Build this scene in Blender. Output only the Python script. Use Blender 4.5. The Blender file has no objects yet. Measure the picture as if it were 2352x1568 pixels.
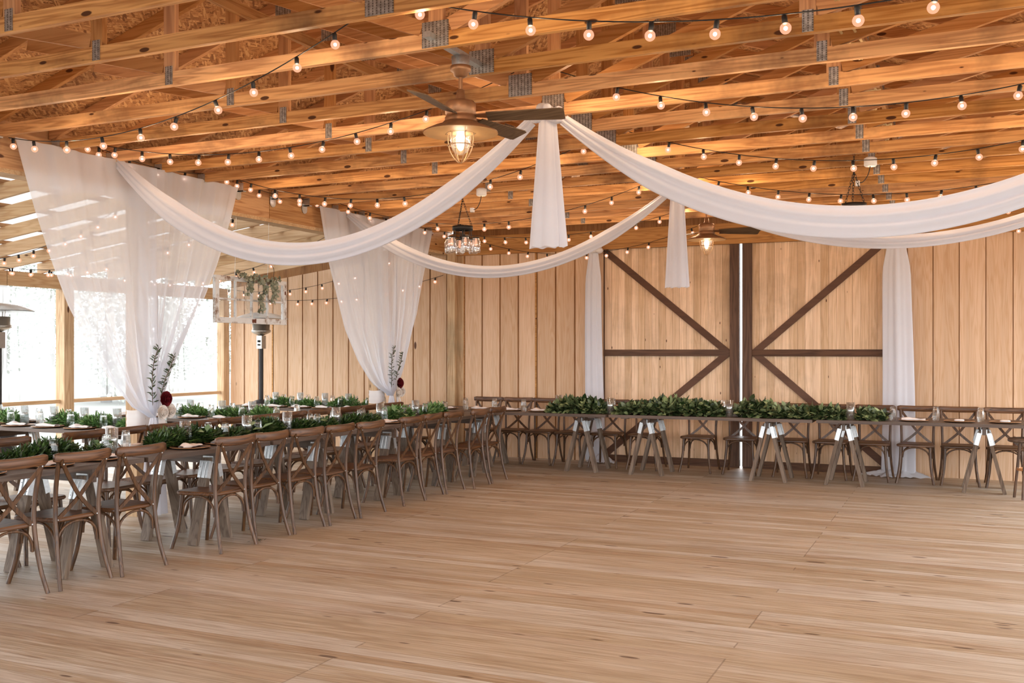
import bpy, math, random
from mathutils import Vector, Matrix, Euler
random.seed(7)
PI = math.pi
C = bpy.context.scene.collection
scene = bpy.context.scene
def R(d): return math.radians(d)

# ---------------------------------------------------------------- camera
cam_data = bpy.data.cameras.new('camera'); cam = bpy.data.objects.new('camera', cam_data)
C.objects.link(cam); scene.camera = cam
cam_data.sensor_width = 36.0; cam_data.lens = 36.0 * 2290 / 2352
cam_data.shift_y = 21.0 / 2352
cam_data.clip_end = 500
cam.location = (0, 0, 1.57)
cam.rotation_euler = (R(90), 0, R(24.3))

# ---------------------------------------------------------------- world, light, exposure
w = bpy.data.worlds.new('world'); scene.world = w; w.use_nodes = True
bg = w.node_tree.nodes['Background']
bg.inputs[0].default_value = (0.93, 0.965, 1.0, 1); bg.inputs[1].default_value = 7.0
def sun(name, d, strength, angle, col):
    l = bpy.data.lights.new(name, 'SUN'); l.energy = strength; l.angle = R(angle); l.color = col
    o = bpy.data.objects.new(name, l); C.objects.link(o)
    o.rotation_euler = Vector(d).to_track_quat('-Z', 'Y').to_euler(); return o
sun('hazy_daylight', (-0.75, 0.62, -0.42), 0.8, 50, (1.0, 0.98, 0.95))
def portal(loc, rot, sx, sy):
    l = bpy.data.lights.new('opening_portal', 'AREA'); l.shape = 'RECTANGLE'; l.size = sx; l.size_y = sy
    l.cycles.is_portal = True
    o = bpy.data.objects.new('opening_portal', l); C.objects.link(o); o.location = loc; o.rotation_euler = rot
portal((6.1, 4.0, 1.3), (0, R(90), 0), 2.7, 19)
portal((-11.45, 4.0, 1.35), (0, R(-90), 0), 2.7, 19)
portal((-2.7, -5.7, 1.7), (R(90), 0, 0), 18, 3.6)
scene.view_settings.view_transform = 'Standard'; scene.view_settings.look = 'None'
scene.view_settings.gamma = 1.0; scene.view_settings.use_curve_mapping = False
scene.view_settings.exposure = 0.10
scene.cycles.max_bounces = 10; scene.cycles.transparent_max_bounces = 24
scene.cycles.diffuse_bounces = 6; scene.cycles.glossy_bounces = 4; scene.cycles.transmission_bounces = 8
scene.cycles.caustics_reflective = False; scene.cycles.caustics_refractive = False

# ---------------------------------------------------------------- tagging helpers
def tag(o, label=None, cat=None, group=None, kind=None):
    if label: o['label'] = label
    if cat: o['category'] = cat
    if group: o['group'] = group
    if kind: o['kind'] = kind
    return o
def empty(name, loc=(0, 0, 0), rz=0.0, label=None, cat=None, group=None, kind=None):
    o = bpy.data.objects.new(name, None); C.objects.link(o); o.empty_display_size = 0.1
    o.location = loc; o.rotation_euler = (0, 0, rz)
    return tag(o, label, cat, group, kind)
def kids(o): return KIDS.get(o.name, [])
KIDS = {}
def setparent(o, p):
    o.parent = p; KIDS.setdefault(p.name, []).append(o)
def dup(root, loc, rz, label=None, group=None):
    def rec(o, p):
        c = o.copy(); C.objects.link(c)
        if p is not None: setparent(c, p)
        for ch in list(kids(o)): rec(ch, c)
        return c
    r = rec(root, None); r.location = loc; r.rotation_euler = (0, 0, rz)
    if label: r['label'] = label
    if group: r['group'] = group
    return r
ORD = ['first', 'second', 'third', 'fourth', 'fifth', 'sixth', 'seventh', 'eighth', 'ninth', 'tenth', 'eleventh',
       'twelfth', 'thirteenth', 'fourteenth', 'fifteenth', 'sixteenth', 'seventeenth', 'eighteenth', 'nineteenth', 'twentieth']

# ---------------------------------------------------------------- mesh builder
class MB:
    def __init__(s): s.v = []; s.f = []; s.sm = []
    def add(s, vs, fs, smooth=False):
        n = len(s.v); s.v += [tuple(p) for p in vs]
        for f in fs: s.f.append(tuple(i + n for i in f)); s.sm.append(smooth)
        return s
    def box(s, a, b):
        x0, y0, z0 = a; x1, y1, z1 = b
        return s.add([(x0,y0,z0),(x1,y0,z0),(x1,y1,z0),(x0,y1,z0),(x0,y0,z1),(x1,y0,z1),(x1,y1,z1),(x0,y1,z1)],
                     [(0,3,2,1),(4,5,6,7),(0,1,5,4),(1,2,6,5),(2,3,7,6),(3,0,4,7)])
    def bar(s, p, q, w, h, up=(0, 0, 1)):
        p = Vector(p); q = Vector(q); d = (q - p).normalized(); u = Vector(up)
        side = d.cross(u)
        if side.length < 1e-5: side = d.cross(Vector((1, 0, 0)))
        side.normalize(); u = side.cross(d).normalized(); a = side * w / 2; b = u * h / 2
        return s.add([p-a-b, p+a-b, p+a+b, p-a+b, q-a-b, q+a-b, q+a+b, q-a+b],
                     [(0,1,2,3),(7,6,5,4),(0,4,5,1),(1,5,6,2),(2,6,7,3),(3,7,4,0)])
    def strip(s, pts, w, t, sides):
        """flat band along pts; sides = width direction per point"""
        vs = []; n = len(pts)
        for i, p in enumerate(pts):
            p = Vector(p); d = (Vector(pts[min(i+1, n-1)]) - Vector(pts[max(i-1, 0)])).normalized()
            sd = Vector(sides[i] if isinstance(sides, list) else sides); sd = (sd - d * sd.dot(d)).normalized()
            nn = d.cross(sd).normalized()
            ww = w[i] if isinstance(w, list) else w
            vs += [p - sd*ww/2 - nn*t/2, p + sd*ww/2 - nn*t/2, p + sd*ww/2 + nn*t/2, p - sd*ww/2 + nn*t/2]
        fs = [(0,1,2,3), tuple(4*(n-1)+k for k in (3,2,1,0))]
        for i in range(n-1):
            for k in range(4): fs.append((4*i+k, 4*(i+1)+k, 4*(i+1)+(k+1)%4, 4*i+(k+1)%4))
        return s.add(vs, fs)
    def tube(s, pts, r, n=8, cap=True, smooth=True, flat=1.0):
        pts = [Vector(p) for p in pts]; m = len(pts); vs = []
        d0 = (pts[1] - pts[0]).normalized(); ref = Vector((0, 0, 1)) if abs(d0.z) < 0.9 else Vector((1, 0, 0))
        a = d0.cross(ref).normalized()
        for i, p in enumerate(pts):
            d = (pts[min(i+1, m-1)] - pts[max(i-1, 0)]).normalized()
            a = (a - d * a.dot(d)).normalized(); b = d.cross(a)
            rr = r[i] if isinstance(r, (list, tuple)) else r
            for k in range(n):
                t = 2*PI*k/n; vs.append(p + a*math.cos(t)*rr + b*math.sin(t)*rr*flat)
        fs = []
        for i in range(m-1):
            for k in range(n): fs.append((i*n+k, i*n+(k+1)%n, (i+1)*n+(k+1)%n, (i+1)*n+k))
        s.add(vs, fs, smooth)
        if cap:
            s.add(vs[:n], [tuple(range(n))[::-1]]); s.add(vs[-n:], [tuple(range(n))])
        return s
    def lathe(s, prof, n=24, c=(0, 0, 0), smooth=True, closed=False):
        vs = []; m = len(prof)
        for r, z in prof:
            for k in range(n):
                t = 2*PI*k/n; vs.append((c[0]+r*math.cos(t), c[1]+r*math.sin(t), c[2]+z))
        fs = []
        for i in range(m-1 if not closed else m):
            j = (i+1) % m
            for k in range(n): fs.append((i*n+k, i*n+(k+1)%n, j*n+(k+1)%n, j*n+k))
        s.add(vs, fs, smooth)
        if not closed:
            if prof[0][0] > 1e-4: s.add(vs[:n], [tuple(range(n))[::-1]])
            if prof[-1][0] > 1e-4: s.add(vs[-n:], [tuple(range(n))])
        return s
    def sphere(s, c, r, n=12, m=8, sz=1.0):
        prof = [(max(1e-5, r*math.sin(PI*i/m)), -r*sz*math.cos(PI*i/m)) for i in range(m+1)]
        return s.lathe(prof, n, c)
    def grid(s, fn, nu, nv, smooth=True):
        vs = [fn(i/nu, j/nv) for j in range(nv+1) for i in range(nu+1)]
        fs = [(j*(nu+1)+i, j*(nu+1)+i+1, (j+1)*(nu+1)+i+1, (j+1)*(nu+1)+i) for j in range(nv) for i in range(nu)]
        return s.add(vs, fs, smooth)
    def prism(s, poly, z0, z1, chamfer=0.0):
        n = len(poly); cx = sum(p[0] for p in poly)/n; cy = sum(p[1] for p in poly)/n
        def ring(z, k): return [(cx+(x-cx)*k, cy+(y-cy)*k, z) for x, y in poly]
        if chamfer: rings = [ring(z0, 1-chamfer), ring(z0+(z1-z0)*.3, 1), ring(z0+(z1-z0)*.7, 1), ring(z1, 1-chamfer)]
        else: rings = [ring(z0, 1), ring(z1, 1)]
        vs = [p for r_ in rings for p in r_]; m = len(rings); fs = [tuple(range(n))[::-1], tuple((m-1)*n+k for k in range(n))]
        for i in range(m-1):
            for k in range(n): fs.append((i*n+k, i*n+(k+1)%n, (i+1)*n+(k+1)%n, (i+1)*n+k))
        return s.add(vs, fs)
    def leaf(s, p, d, nrm, L, W, curl=0.15):
        """a pointed leaf of 6 vertices"""
        p = Vector(p); d = Vector(d).normalized(); nrm = Vector(nrm)
        sd = d.cross(nrm)
        if sd.length < 1e-4: sd = d.cross(Vector((0.3, 0.8, 0.5)))
        sd.normalize(); nn = sd.cross(d)
        a = p + d*L*.38; b = p + d*L*.74 - nn*L*curl*.6
        vs = [p, a+sd*W/2+nn*W*.12, a-nn*L*.02, a-sd*W/2+nn*W*.12, b+sd*W*.36, b-sd*W*.36, p+d*L-nn*L*curl*1.6]
        return s.add(vs, [(0,1,2),(0,2,3),(1,4,2),(2,4,5),(2,5,3),(4,6,5)], True)
    def petal(s, p, d, nrm, L, W, cup=0.2):
        p = Vector(p); d = Vector(d).normalized(); nn = Vector(nrm).normalized(); sd = d.cross(nn).normalized()
        vs = [p]
        for t_, w_ in ((.3, .34), (.65, .5), (.9, .36)):
            c = p + d*L*t_ + nn*L*cup*t_*t_
            vs += [c + sd*W*w_ + nn*W*.10, c - nn*W*.04, c - sd*W*w_ + nn*W*.10]
        vs.append(p + d*L*.99 + nn*L*cup*.8)
        return s.add(vs, [(0,1,2),(0,2,3),(1,4,5,2),(2,5,6,3),(4,7,8,5),(5,8,9,6),(7,10,8),(8,10,9)], True)
    def build(s, name, mat, parent=None, label=None, cat=None, group=None, kind=None, loc=None, rz=0):
        me = bpy.data.meshes.new(name); me.from_pydata(s.v, [], s.f); me.validate(clean_customdata=False)
        if len(s.sm) == len(me.polygons): me.polygons.foreach_set('use_smooth', s.sm)
        me.materials.append(mat); me.update()
        o = bpy.data.objects.new(name, me); C.objects.link(o)
        if parent is not None: setparent(o, parent)
        if loc is not None: o.location = loc
        if rz: o.rotation_euler = (0, 0, rz)
        return tag(o, label, cat, group, kind)

# ---------------------------------------------------------------- materials
class NT:
    def __init__(s, name):
        s.m = bpy.data.materials.new(name); s.m.use_nodes = True; s.t = s.m.node_tree
        s.p = s.t.nodes['Principled BSDF']; s.out = s.t.nodes['Material Output']
    def n(s, typ, **kw):
        x = s.t.nodes.new(typ)
        for k, v in kw.items(): setattr(x, k, v)
        return x
    def l(s, a, b): s.t.links.new(a, b)
    def val(s, sock, v):
        if hasattr(v, 'is_output') or isinstance(v, bpy.types.NodeSocket): s.l(v, sock)
        else: sock.default_value = v
    def math(s, op, a, b=None, c=None, clamp=False):
        x = s.n('ShaderNodeMath', operation=op); x.use_clamp = clamp
        s.val(x.inputs[0], a)
        if b is not None: s.val(x.inputs[1], b)
        if c is not None: s.val(x.inputs[2], c)
        return x.outputs[0]
    def vec(s, x, y, z):
        c = s.n('ShaderNodeCombineXYZ'); s.val(c.inputs[0], x); s.val(c.inputs[1], y); s.val(c.inputs[2], z); return c.outputs[0]
    def ramp(s, fac, stops):
        r = s.n('ShaderNodeValToRGB'); s.l(fac, r.inputs[0]); e = r.color_ramp.elements
        while len(e) < len(stops): e.new(0.5)
        for i, (p, c) in enumerate(stops):
            e[i].position = p; e[i].color = (c[0], c[1], c[2], 1) if isinstance(c, (tuple, list)) else (c, c, c, 1)
        return r.outputs[0]
    def mix(s, f, a, b, mode='MIX'):
        x = s.n('ShaderNodeMix', data_type='RGBA', blend_type=mode)
        s.val(x.inputs[0], f)
        for sock, v in ((x.inputs[6], a), (x.inputs[7], b)):
            if isinstance(v, (tuple, list)): sock.default_value = (v[0], v[1], v[2], 1)
            else: s.l(v, sock)
        return x.outputs[2]
    def noise(s, v, scale, detail=3, rough=0.55, dist=0.0):
        x = s.n('ShaderNodeTexNoise'); s.l(v, x.inputs['Vector']); x.inputs['Scale'].default_value = scale
        x.inputs['Detail'].default_value = detail; x.inputs['Roughness'].default_value = rough; x.inputs['Distortion'].default_value = dist
        return x.outputs['Fac']

def plain(name, col, rough=0.6, metal=0.0, var=0.0, scale=20, spec=0.4):
    t = NT(name); b = t.p; b.inputs['Roughness'].default_value = rough; b.inputs['Metallic'].default_value = metal
    b.inputs['Specular IOR Level'].default_value = spec
    tc = t.n('ShaderNodeTexCoord')
    nz = t.noise(tc.outputs['Object'], scale, 4)
    c = t.mix(nz, tuple(max(0, x*(1-var)) for x in col), tuple(x*(1+var) for x in col))
    t.l(c, b.inputs['Base Color']); return t.m

def wood(name, base, dark, axis='X', rough=0.62, grain=1.0, knots=1.0, plank=None, plankvar=0.22, seed=0.0,
         objvar=0.25, stain=None, stainamt=0.0, spec=0.3, kscale=1.0, kcol=(0.070, 0.018, 0.004)):
    """pine-like wood with the grain along one axis; plank=(axis,width,offset) colours each board"""
    t = NT(name); b = t.p; b.inputs['Roughness'].default_value = rough; b.inputs['Specular IOR Level'].default_value = spec
    tc = t.n('ShaderNodeTexCoord'); sp = t.n('ShaderNodeSeparateXYZ'); t.l(tc.outputs['Object'], sp.inputs[0])
    ax = {'X': 0, 'Y': 1, 'Z': 2}; i = ax[axis]
    oi = t.n('ShaderNodeObjectInfo'); rnd = t.math('MULTIPLY', oi.outputs['Random'], 37.0 + seed)
    comp = [sp.outputs[0], sp.outputs[1], sp.outputs[2]]
    if plank:
        pa, pw, po = plank
        idx = t.math('FLOOR', t.math('DIVIDE', t.math('SUBTRACT', comp[ax[pa]], po), pw))
        wn = t.n('ShaderNodeTexWhiteNoise', noise_dimensions='1D'); t.l(t.math('ADD', idx, seed + 0.5), wn.inputs['W']); pv = wn.outputs['Value']
        along_off = t.math('MULTIPLY', pv, 31.0)
    else: pv = None; along_off = rnd
    s_al, s_ac = 0.55, 9.0
    cc = [t.math('MULTIPLY', c, s_ac) for c in comp]
    cc[i] = t.math('ADD', t.math('MULTIPLY', comp[i], s_al), along_off)
    v = t.vec(*cc)
    warp = t.noise(v, 0.9, 3, 0.5, 0.4)
    rings = t.math('FRACT', t.math('MULTIPLY', warp, 9.0 * grain))
    rings = t.math('ABSOLUTE', t.math('SUBTRACT', rings, 0.5))
    fine_cc = [t.math('MULTIPLY', c, 70.0) for c in comp]; fine_cc[i] = t.math('ADD', t.math('MULTIPLY', comp[i], 2.0), along_off)
    fine = t.noise(t.vec(*fine_cc), 1.0, 3, 0.6)
    g = t.math('ADD', t.math('MULTIPLY', rings, 0.9), t.math('MULTIPLY', fine, 0.55))
    col = t.ramp(g, [(0.18, dark), (0.62, base)])
    low = t.noise(t.vec(*[t.math('MULTIPLY', c, 0.8 if k == i else 2.2) for k, c in enumerate(cc)]), 0.5, 2)
    col = t.mix(t.math('MULTIPLY', t.ramp(low, [(0.42, 0.0), (0.72, 1.0)]), 0.35), col, tuple(x*.72 for x in dark))
    if stain:
        sn = t.noise(tc.outputs['Object'], 1.3, 5, 0.65)
        col = t.mix(t.math('MULTIPLY', t.ramp(sn, [(0.5, 0.0), (0.7, 1.0)]), stainamt), col, stain)
    if knots > 0:
        kc = [t.math('MULTIPLY', c, 6.5*kscale) for c in comp]; kc[i] = t.math('ADD', t.math('MULTIPLY', comp[i], 2.3*kscale), along_off)
        vo = t.n('ShaderNodeTexVoronoi'); t.l(t.vec(*kc), vo.inputs['Vector']); vo.inputs['Scale'].default_value = 1.0
        wv = t.n('ShaderNodeSeparateColor'); t.l(vo.outputs['Color'], wv.inputs[0])
        thr = t.math('MULTIPLY', t.math('GREATER_THAN', wv.outputs[0], 1.0 - 0.42*knots), t.math('ADD', t.math('MULTIPLY', wv.outputs[1], 0.09), 0.03))
        dd = t.math('SUBTRACT', vo.outputs['Distance'], thr)
        km = t.math('SUBTRACT', 1.0, t.math('DIVIDE', dd, 0.035, clamp=True), clamp=True)
        km = t.math('MULTIPLY', km, t.math('GREATER_THAN', thr, 0.01))
        col = t.mix(t.math('MULTIPLY', km, 0.95), col, kcol)
    vv = pv if pv is not None else oi.outputs['Random']
    k = plankvar if plank else objvar
    hv = t.n('ShaderNodeHueSaturation'); t.l(col, hv.inputs['Color'])
    t.l(t.math('ADD', 1.0 - k*0.6, t.math('MULTIPLY', vv, k)), hv.inputs['Value'])
    t.l(t.math('ADD', 1.06, t.math('MULTIPLY', vv, -k*0.5)), hv.inputs['Saturation'])
    t.l(hv.outputs[0], b.inputs['Base Color'])
    bp = t.n('ShaderNodeBump'); bp.inputs['Strength'].default_value = 0.12; bp.inputs['Distance'].default_value = 0.002
    t.l(g, bp.inputs['Height']); t.l(bp.outputs[0], b.inputs['Normal'])
    return t.m

def floor_mat():
    t = NT('deck_floor'); b = t.p; b.inputs['Specular IOR Level'].default_value = 0.5
    tc = t.n('ShaderNodeTexCoord'); sp = t.n('ShaderNodeSeparateXYZ'); t.l(tc.outputs['Object'], sp.inputs[0])
    x, y = sp.outputs[0], sp.outputs[1]; W = 0.102
    ry = t.math('DIVIDE', t.math('ADD', y, 50.0), W); row = t.math('FLOOR', ry); fr = t.math('FRACT', ry)
    wn = t.n('ShaderNodeTexWhiteNoise', noise_dimensions='1D'); t.l(row, wn.inputs['W'])
    step = t.math('FLOOR', t.math('MULTIPLY', wn.outputs['Value'], 2.0))
    xx = t.math('DIVIDE', t.math('ADD', t.math('ADD', x, 52.34), t.math('MULTIPLY', step, 1.83)), 3.66)
    bi = t.math('FLOOR', xx); fx = t.math('FRACT', xx)
    w2 = t.n('ShaderNodeTexWhiteNoise', noise_dimensions='2D'); t.l(t.vec(row, bi, 0.0), w2.inputs['Vector'])
    rv = w2.outputs['Value']; sc = t.n('ShaderNodeSeparateColor'); t.l(w2.outputs['Color'], sc.inputs[0])
    v = t.vec(t.math('ADD', t.math('MULTIPLY', x, 0.55), t.math('MULTIPLY', rv, 47.0)), t.math('MULTIPLY', y, 11.0), t.math('MULTIPLY', rv, 9.0))
    warp = t.noise(v, 0.9, 4, 0.55, 0.5)
    rings = t.math('ABSOLUTE', t.math('SUBTRACT', t.math('FRACT', t.math('MULTIPLY', warp, 7.0)), 0.5))
    fine = t.noise(t.vec(t.math('ADD', t.math('MULTIPLY', x, 2.2), t.math('MULTIPLY', rv, 40.0)), t.math('MULTIPLY', y, 90.0), 0.0), 1.0, 4, 0.65)
    g = t.math('ADD', t.math('MULTIPLY', rings, 0.75), t.math('MULTIPLY', fine, 0.6))
    col = t.ramp(g, [(0.2, (0.31, 0.215, 0.125)), (0.62, (0.475, 0.37, 0.255))])
    pale = t.ramp(g, [(0.2, (0.40, 0.315, 0.225)), (0.62, (0.58, 0.515, 0.435))])
    col = t.mix(t.ramp(rv, [(0.35, 0.0), (0.95, 1.0)]), col, pale)
    brn = t.ramp(g, [(0.2, (0.22, 0.125, 0.06)), (0.62, (0.42, 0.28, 0.165))])
    col = t.mix(t.math('MULTIPLY', t.math('GREATER_THAN', sc.outputs[1], 0.93), 0.6), col, brn)
    st = t.noise(t.vec(t.math('MULTIPLY', x, 0.7), t.math('MULTIPLY', y, 2.6), 3.0), 1.0, 5, 0.62)
    col = t.mix(t.math('MULTIPLY', t.ramp(st, [(0.5, 0.0), (0.72, 1.0)]), 0.45), col, (0.24, 0.125, 0.06))
    st2 = t.noise(t.vec(t.math('MULTIPLY', x, 0.5), t.math('MULTIPLY', y, 1.4), 9.0), 1.0, 4, 0.6)
    col = t.mix(t.math('MULTIPLY', t.ramp(st2, [(0.5, 0.0), (0.75, 1.0)]), 0.4), col, (0.72, 0.60, 0.49))
    sk = t.noise(t.vec(t.math('MULTIPLY', x, 1.6), t.math('MULTIPLY', y, 34.0), 17.0), 1.0, 4, 0.6)
    col = t.mix(t.math('MULTIPLY', t.ramp(sk, [(0.56, 0.0), (0.70, 1.0)]), 0.55), col, (0.66, 0.585, 0.50))
    sk2 = t.noise(t.vec(t.math('MULTIPLY', x, 2.4), t.math('MULTIPLY', y, 42.0), 27.0), 1.0, 4, 0.6)
    col = t.mix(t.math('MULTIPLY', t.ramp(sk2, [(0.57, 0.0), (0.70, 1.0)]), 0.65), col, (0.25, 0.13, 0.06))
    vo = t.n('ShaderNodeTexVoronoi'); t.l(t.vec(t.math('ADD', t.math('MULTIPLY', x, 2.6), t.math('MULTIPLY', rv, 13.0)), t.math('MULTIPLY', y, 9.5), 0.0), vo.inputs['Vector']); vo.inputs['Scale'].default_value = 1.0
    s3 = t.n('ShaderNodeSeparateColor'); t.l(vo.outputs['Color'], s3.inputs[0])
    thr = t.math('MULTIPLY', t.math('GREATER_THAN', s3.outputs[0], 0.66), t.math('ADD', t.math('MULTIPLY', s3.outputs[1], 0.12), 0.05))
    km = t.math('SUBTRACT', 1.0, t.math('DIVIDE', t.math('SUBTRACT', vo.outputs['Distance'], thr), 0.05, clamp=True), clamp=True)
    km = t.math('MULTIPLY', km, t.math('GREATER_THAN', thr, 0.01))
    col = t.mix(t.math('MULTIPLY', km, 0.8), col, (0.075, 0.028, 0.012))
    seam = t.math('LESS_THAN', t.math('ABSOLUTE', t.math('SUBTRACT', fr, 0.5)), 0.484)
    seamx = t.math('LESS_THAN', t.math('ABSOLUTE', t.math('SUBTRACT', fx, 0.5)), 0.4988)
    sm = t.math('MULTIPLY', seam, seamx)
    col = t.mix(t.math('MULTIPLY', t.math('SUBTRACT', 1.0, sm), 0.42), col, (0.085, 0.04, 0.018))
    t.l(col, b.inputs['Base Color'])
    t.l(t.math('ADD', 0.34, t.math('MULTIPLY', fine, 0.28)), b.inputs['Roughness'])
    bp = t.n('ShaderNodeBump'); bp.inputs['Strength'].default_value = 0.35; bp.inputs['Distance'].default_value = 0.003
    t.l(t.math('ADD', sm, t.math('MULTIPLY', fine, 0.25)), bp.inputs['Height']); t.l(bp.outputs[0], b.inputs['Normal'])
    return t.m

def osb_mat():
    t = NT('strand_board'); b = t.p; b.inputs['Roughness'].default_value = 0.75
    tc = t.n('ShaderNodeTexCoord'); sp = t.n('ShaderNodeSeparateXYZ'); t.l(tc.outputs['Object'], sp.inputs[0])
    x, y = sp.outputs[0], sp.outputs[1]
    outs = []
    for k, a in enumerate((15, 70, 125)):
        ca, sa = math.cos(R(a)), math.sin(R(a))
        u = t.math('ADD', t.math('MULTIPLY', x, ca), t.math('MULTIPLY', y, sa)); vv = t.math('SUBTRACT', t.math('MULTIPLY', y, ca), t.math('MULTIPLY', x, sa))
        vo = t.n('ShaderNodeTexVoronoi'); t.l(t.vec(t.math('MULTIPLY', u, 14.0), t.math('MULTIPLY', vv, 75.0), k*3.0), vo.inputs['Vector']); vo.inputs['Scale'].default_value = 1.0
        s = t.n('ShaderNodeSeparateColor'); t.l(vo.outputs['Color'], s.inputs[0]); outs.append(s)
    f = t.math('MULTIPLY', outs[0].outputs[0], 0.5)
    pick = t.math('GREATER_THAN', outs[1].outputs[1], 0.45); f = t.mix(pick, t.vec(f, f, f), outs[1].outputs[0])
    pick2 = t.math('GREATER_THAN', outs[2].outputs[1], 0.6); f = t.mix(pick2, f, outs[2].outputs[2])
    bw = t.n('ShaderNodeRGBToBW'); t.l(f, bw.inputs[0])
    col = t.ramp(bw.outputs[0], [(0.0, (0.16, 0.06, 0.02)), (0.2, (0.36, 0.16, 0.055)), (0.6, (0.56, 0.29, 0.11)), (1.0, (0.72, 0.44, 0.20))])
    big = t.noise(tc.outputs['Object'], 0.8, 3)
    col = t.mix(t.math('MULTIPLY', big, 0.35), col, (0.38, 0.17, 0.06))
    t.l(col, b.inputs['Base Color']); return t.m

def sheer(name, col=(0.86, 0.85, 0.87), trans=0.35, translu=0.5):
    t = NT(name); t.t.nodes.remove(t.p)
    d = t.n('ShaderNodeBsdfDiffuse'); d.inputs[0].default_value = (*col, 1)
    tr = t.n('ShaderNodeBsdfTranslucent'); tr.inputs[0].default_value = (*col, 1)
    tp = t.n('ShaderNodeBsdfTransparent'); m1 = t.n('ShaderNodeMixShader'); m1.inputs[0].default_value = translu
    t.l(d.outputs[0], m1.inputs[1]); t.l(tr.outputs[0], m1.inputs[2])
    m2 = t.n('ShaderNodeMixShader')
    tc = t.n('ShaderNodeTexCoord'); nz = t.noise(tc.outputs['Object'], 3.0, 3)
    t.l(t.math('ADD', trans - 0.05, t.math('MULTIPLY', nz, 0.1)), m2.inputs[0])
    t.l(m1.outputs[0], m2.inputs[1]); t.l(tp.outputs[0], m2.inputs[2]); t.l(m2.outputs[0], t.out.inputs[0])
    return t.m

def glassy(name, tint=(0.96, 0.98, 0.98), refl=0.9, base=0.12, rough=0.03, haze=0.0):
    """thin clear glass: see-through with rim reflections"""
    t = NT(name); t.t.nodes.remove(t.p)
    tp = t.n('ShaderNodeBsdfTransparent'); tp.inputs[0].default_value = (*tint, 1)
    gl = t.n('ShaderNodeBsdfGlossy'); gl.inputs[0].default_value = (1, 1, 1, 1); gl.inputs['Roughness'].default_value = rough
    lw = t.n('ShaderNodeLayerWeight'); lw.inputs[0].default_value = 0.35
    f = t.math('ADD', base, t.math('MULTIPLY', lw.outputs['Facing'], refl*0.6), clamp=True)
    m = t.n('ShaderNodeMixShader'); t.l(f, m.inputs[0]); t.l(tp.outputs[0], m.inputs[1]); t.l(gl.outputs[0], m.inputs[2])
    o = m.outputs[0]
    if haze:
        d = t.n('ShaderNodeBsdfDiffuse'); d.inputs[0].default_value = (0.9, 0.92, 0.93, 1)
        tl = t.n('ShaderNodeBsdfTranslucent'); tl.inputs[0].default_value = (0.9, 0.92, 0.93, 1)
        a = t.n('ShaderNodeMixShader'); a.inputs[0].default_value = 0.6; t.l(d.outputs[0], a.inputs[1]); t.l(tl.outputs[0], a.inputs[2])
        m2 = t.n('ShaderNodeMixShader'); m2.inputs[0].default_value = haze; t.l(o, m2.inputs[1]); t.l(a.outputs[0], m2.inputs[2]); o = m2.outputs[0]
    t.l(o, t.out.inputs[0]); return t.m

def emit(name, col, s, sample=False):
    t = NT(name); t.p.inputs['Base Color'].default_value = (*col, 1); t.p.inputs['Emission Color'].default_value = (*col, 1)
    t.p.inputs['Emission Strength'].default_value = s
    if not sample: t.m.cycles.emission_sampling = 'NONE'
    return t.m

M = {}
PINE = (0.84, 0.45, 0.165); PINED = (0.46, 0.185, 0.05)
M['truss'] = wood('truss_pine', PINE, PINED, 'X', knots=1.5, kscale=1.6, stain=(0.15, 0.07, 0.032), stainamt=0.75, objvar=0.35)
M['trussz_dim'] = wood('truss_pine_web_dim', (0.60, 0.30, 0.11), (0.40, 0.165, 0.05), 'Z', objvar=0.4, knots=0.5)  # same pine, darkened to put attic shade into the webs
M['trusst_dim'] = wood('truss_pine_top_dim', (0.62, 0.31, 0.115), (0.42, 0.175, 0.052), 'X', objvar=0.35, knots=0.8, kscale=1.6)  # darker copy of the truss pine, attic shade in its colour
M['beamy'] = wood('beam_pine_y', (0.58, 0.33, 0.15), (0.36, 0.16, 0.06), 'Y', stain=(0.12, 0.06, 0.03), stainamt=0.7)
M['beamx'] = wood('beam_pine_x', (0.56, 0.29, 0.10), (0.36, 0.155, 0.05), 'X', grain=1.6)
M['rafter'] = wood('lean_pine', (0.70, 0.50, 0.30), (0.55, 0.34, 0.18), 'X', knots=0.8)
M['purlin'] = wood('purlin_pine', (0.42, 0.22, 0.09), (0.25, 0.11, 0.04), 'Y')
M['outer'] = wood('outer_pine', (0.68, 0.47, 0.28), (0.52, 0.32, 0.16), 'Y', knots=0.9)
M['post'] = wood('post_pine', (0.60, 0.42, 0.25), (0.40, 0.23, 0.11), 'Z', stain=(0.25, 0.20, 0.12), stainamt=0.5)
M['siding'] = wood('siding_plywood', (0.66, 0.46, 0.31), (0.57, 0.36, 0.21), 'Z', knots=0.25, plank=('X', 0.2965, -11.3), plankvar=0.14, grain=1.3, kscale=0.8)
M['groove_shade'] = wood('siding_groove_shade', (0.36, 0.185, 0.08), (0.24, 0.11, 0.045), 'Z', knots=0)  # recess shade put into the colour of the groove backing
M['doorboard'] = wood('door_boards', (0.79, 0.56, 0.37), (0.62, 0.41, 0.24), 'Z', knots=1.7, plank=('X', 0.0985, 0.0), plankvar=0.26, kscale=1.5, stain=(0.25, 0.17, 0.10), stainamt=0.35)
M['stain_x'] = wood('dark_stained_x', (0.13, 0.062, 0.032), (0.06, 0.025, 0.012), 'X', knots=0.5)
M['stain_d'] = wood('dark_stained_brace', (0.115, 0.052, 0.027), (0.085, 0.036, 0.018), 'X', knots=0, grain=0.4)
M['stain_z'] = wood('dark_stained_z', (0.12, 0.06, 0.033), (0.055, 0.024, 0.012), 'Z', knots=0.5)
M['floor'] = floor_mat()
M['osb'] = osb_mat()
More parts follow.
